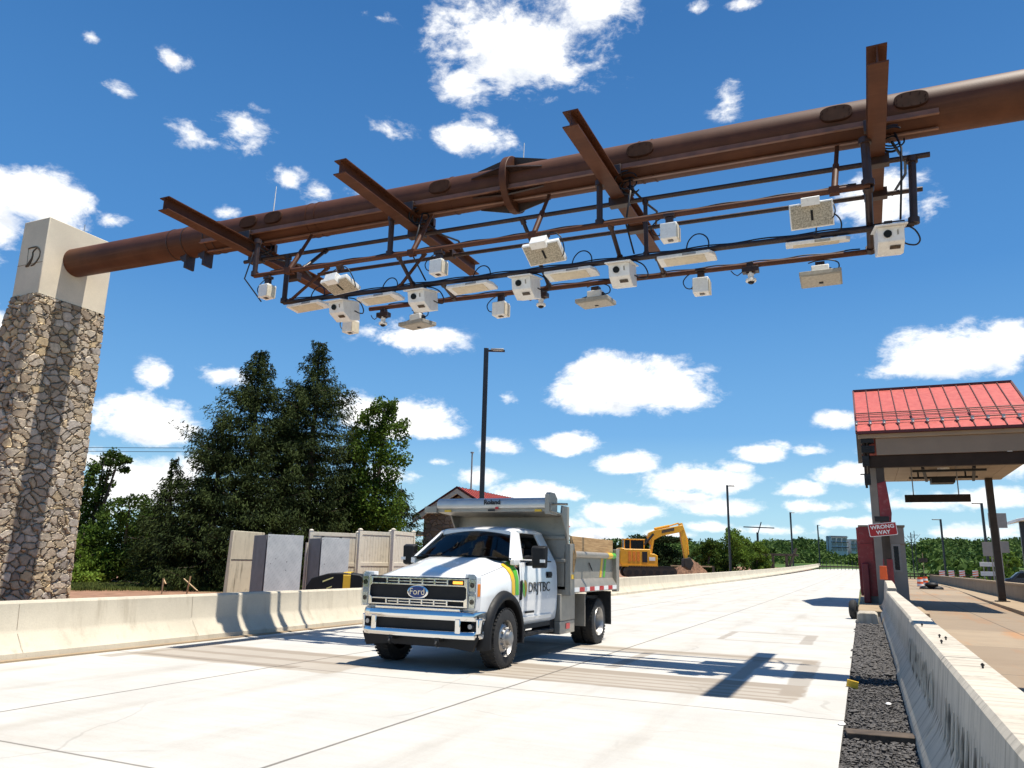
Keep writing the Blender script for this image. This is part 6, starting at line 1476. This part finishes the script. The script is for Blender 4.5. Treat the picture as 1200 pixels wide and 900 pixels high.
# sign backs
def sign_back(px0,px1,py0,py1,D,label,extra=None):
    a=atd(px0,py0,D); b=atd(px1,py1,D); t=thing('road_sign',label,'sign',((a.x+b.x)/2,(a.y+b.y)/2,0),.1,'plain sign backs beside the right column')
    w=math.hypot(b.x-a.x,b.y-a.y); m=MB(); m.bb(-w/2,w/2,-.02,.0,b.z,a.z); m.build('plate',M['sign_back'],t,bevel=.004)
    m=MB(); m.bb(-.04,.04,.0,.07,0,a.z); m.build('post',M['sign_back'],t); return t
sign_back(1160,1178,601,619,56,'square grey sign back halfway up the column'); sign_back(1153,1170,635,652,58,'grey sign back left of the column at tree height'); sign_back(1164,1181,634,648,59,'grey sign back overlapping the column at tree height')
p=atd(1083,672,104); t=thing('lane_sign','small brown sign on a thin post at the end of the lane','sign',(p.x,p.y,0)); m=MB(); m.bb(-.04,.04,-.04,.04,0,hgt(1083,648,104)); m.build('post',M['stake'],t); m=MB(); m.bb(-.55,.55,-.06,-.04,hgt(1083,659,104),hgt(1083,654,104)); m.build('plate',M['bark'],t)
# drums and cones at the lane end
for i,(px,lab) in enumerate(((1079,'orange and white traffic drum at the lane end, left one'),(1085,'orange and white traffic drum at the lane end, right one'))):
    p=gz(px,690-2*i); t=thing('traffic_drum',lab,'drum',(p.x,p.y,0),group='traffic drums at the lane end'); 
    m=MB(); 
    for j in range(5): m.m=j%2; m.tube([(0,0,.05+.19*j),(0,0,.05+.19*(j+1))],[.30-.02*j,.30-.02*(j+1)],18)
    m.build('drum',[M['orange'],M['white_dec']],t); m=MB(); m.tube([(0,0,0),(0,0,.08)],.55,18); m.build('base',M['rubber'],t)
p=gz(1087,692); t=thing('sand_bag_pile','dark bags lying by the traffic drums','bag',(p.x+.2,p.y-2,0)); 
for dx,dz in ((-.4,.2),(.35,.2),(0,.5)): m=MB(); m.ell((dx,0,dz),(.5,.4,.22),12,8); m.build('bag',M['black'],t)
# dark car beyond the parapet
p=atd(1195,690,66); car=thing('parked_car','dark blue sport utility car partly visible beyond the parapet at the right edge','car',(p.x+1.2,p.y,-.1),R_(-4))
m=MB(); prof=[(-2.3,.45),(-2.32,.95),(-2.2,1.15),(-1.75,1.25),(-1.25,1.72),(-.9,1.80),(.6,1.80),(1.1,1.68),(1.5,1.22),(2.2,1.08),(2.35,.9),(2.35,.45)]
m.prism(prof,'y',-.92,.92); b_=m.build('body',M['suv'],car,bevel=.07)
m=MB()
for y in(-.925,.925): m.add([(-1.45,y,1.26),(-1.08,y,1.66),(.55,y,1.68),(1.18,y,1.25)],[(0,1,2,3)])
m.add([(-1.74,-.78,1.275),(-1.74,.78,1.275),(-1.27,.68,1.70),(-1.27,-.68,1.70)],[(0,1,2,3)]); m.build('side_window',M['lens'],car,smooth=0)
for x in(-1.45,1.45):
    for y in(-.9,.9):
        m=MB(); m.lathe([(.2,-.1),(.33,-.11),(.36,-.06),(.36,.06),(.33,.11),(.2,.1)],(x,y,.36),'y',24); w_=m.build('wheel',M['rubber'],car); m=MB(); m.tube([(x,y-.1,.36),(x,y+.1,.36)],.2,16); m.build('rim',M['rim'],w_)
m=MB(); 
for y in (-.72,.72): m.tube([(-1.0,y,1.86),(.7,y,1.86)],.025,8)
m.build('roof_rail',M['galv'],car)
# neighbouring canopy at the right edge
p=atd(1198,640,58); t=thing('side_shelter','shelter with white roof edge and black post at the right edge','shelter',(p.x,p.y,0),0)
zt_=hgt(1197,612,58); m=MB(); m.prism([(-.35,zt_),(3.5,zt_+.9),(3.5,zt_+1.1),(-.35,zt_+.22)],'y',-1,4); m.build('roof',M['dev_white'],t,bevel=.02)
m=MB(); m.bb(0,.35,0,.35,0,zt_+.1); m.build('post',M['pole'],t); m=MB(); m.bb(2.8,3.15,0,.35,0,zt_+.8); m.build('post',M['pole'],t)
tag(MB().add([(7.4,-20,-.06),(40,-20,-.06),(40,118,-.06),(7.4,118,-.06)],[(0,1,2,3)]).build('side_road',M['lane'],smooth=0),kind='structure')
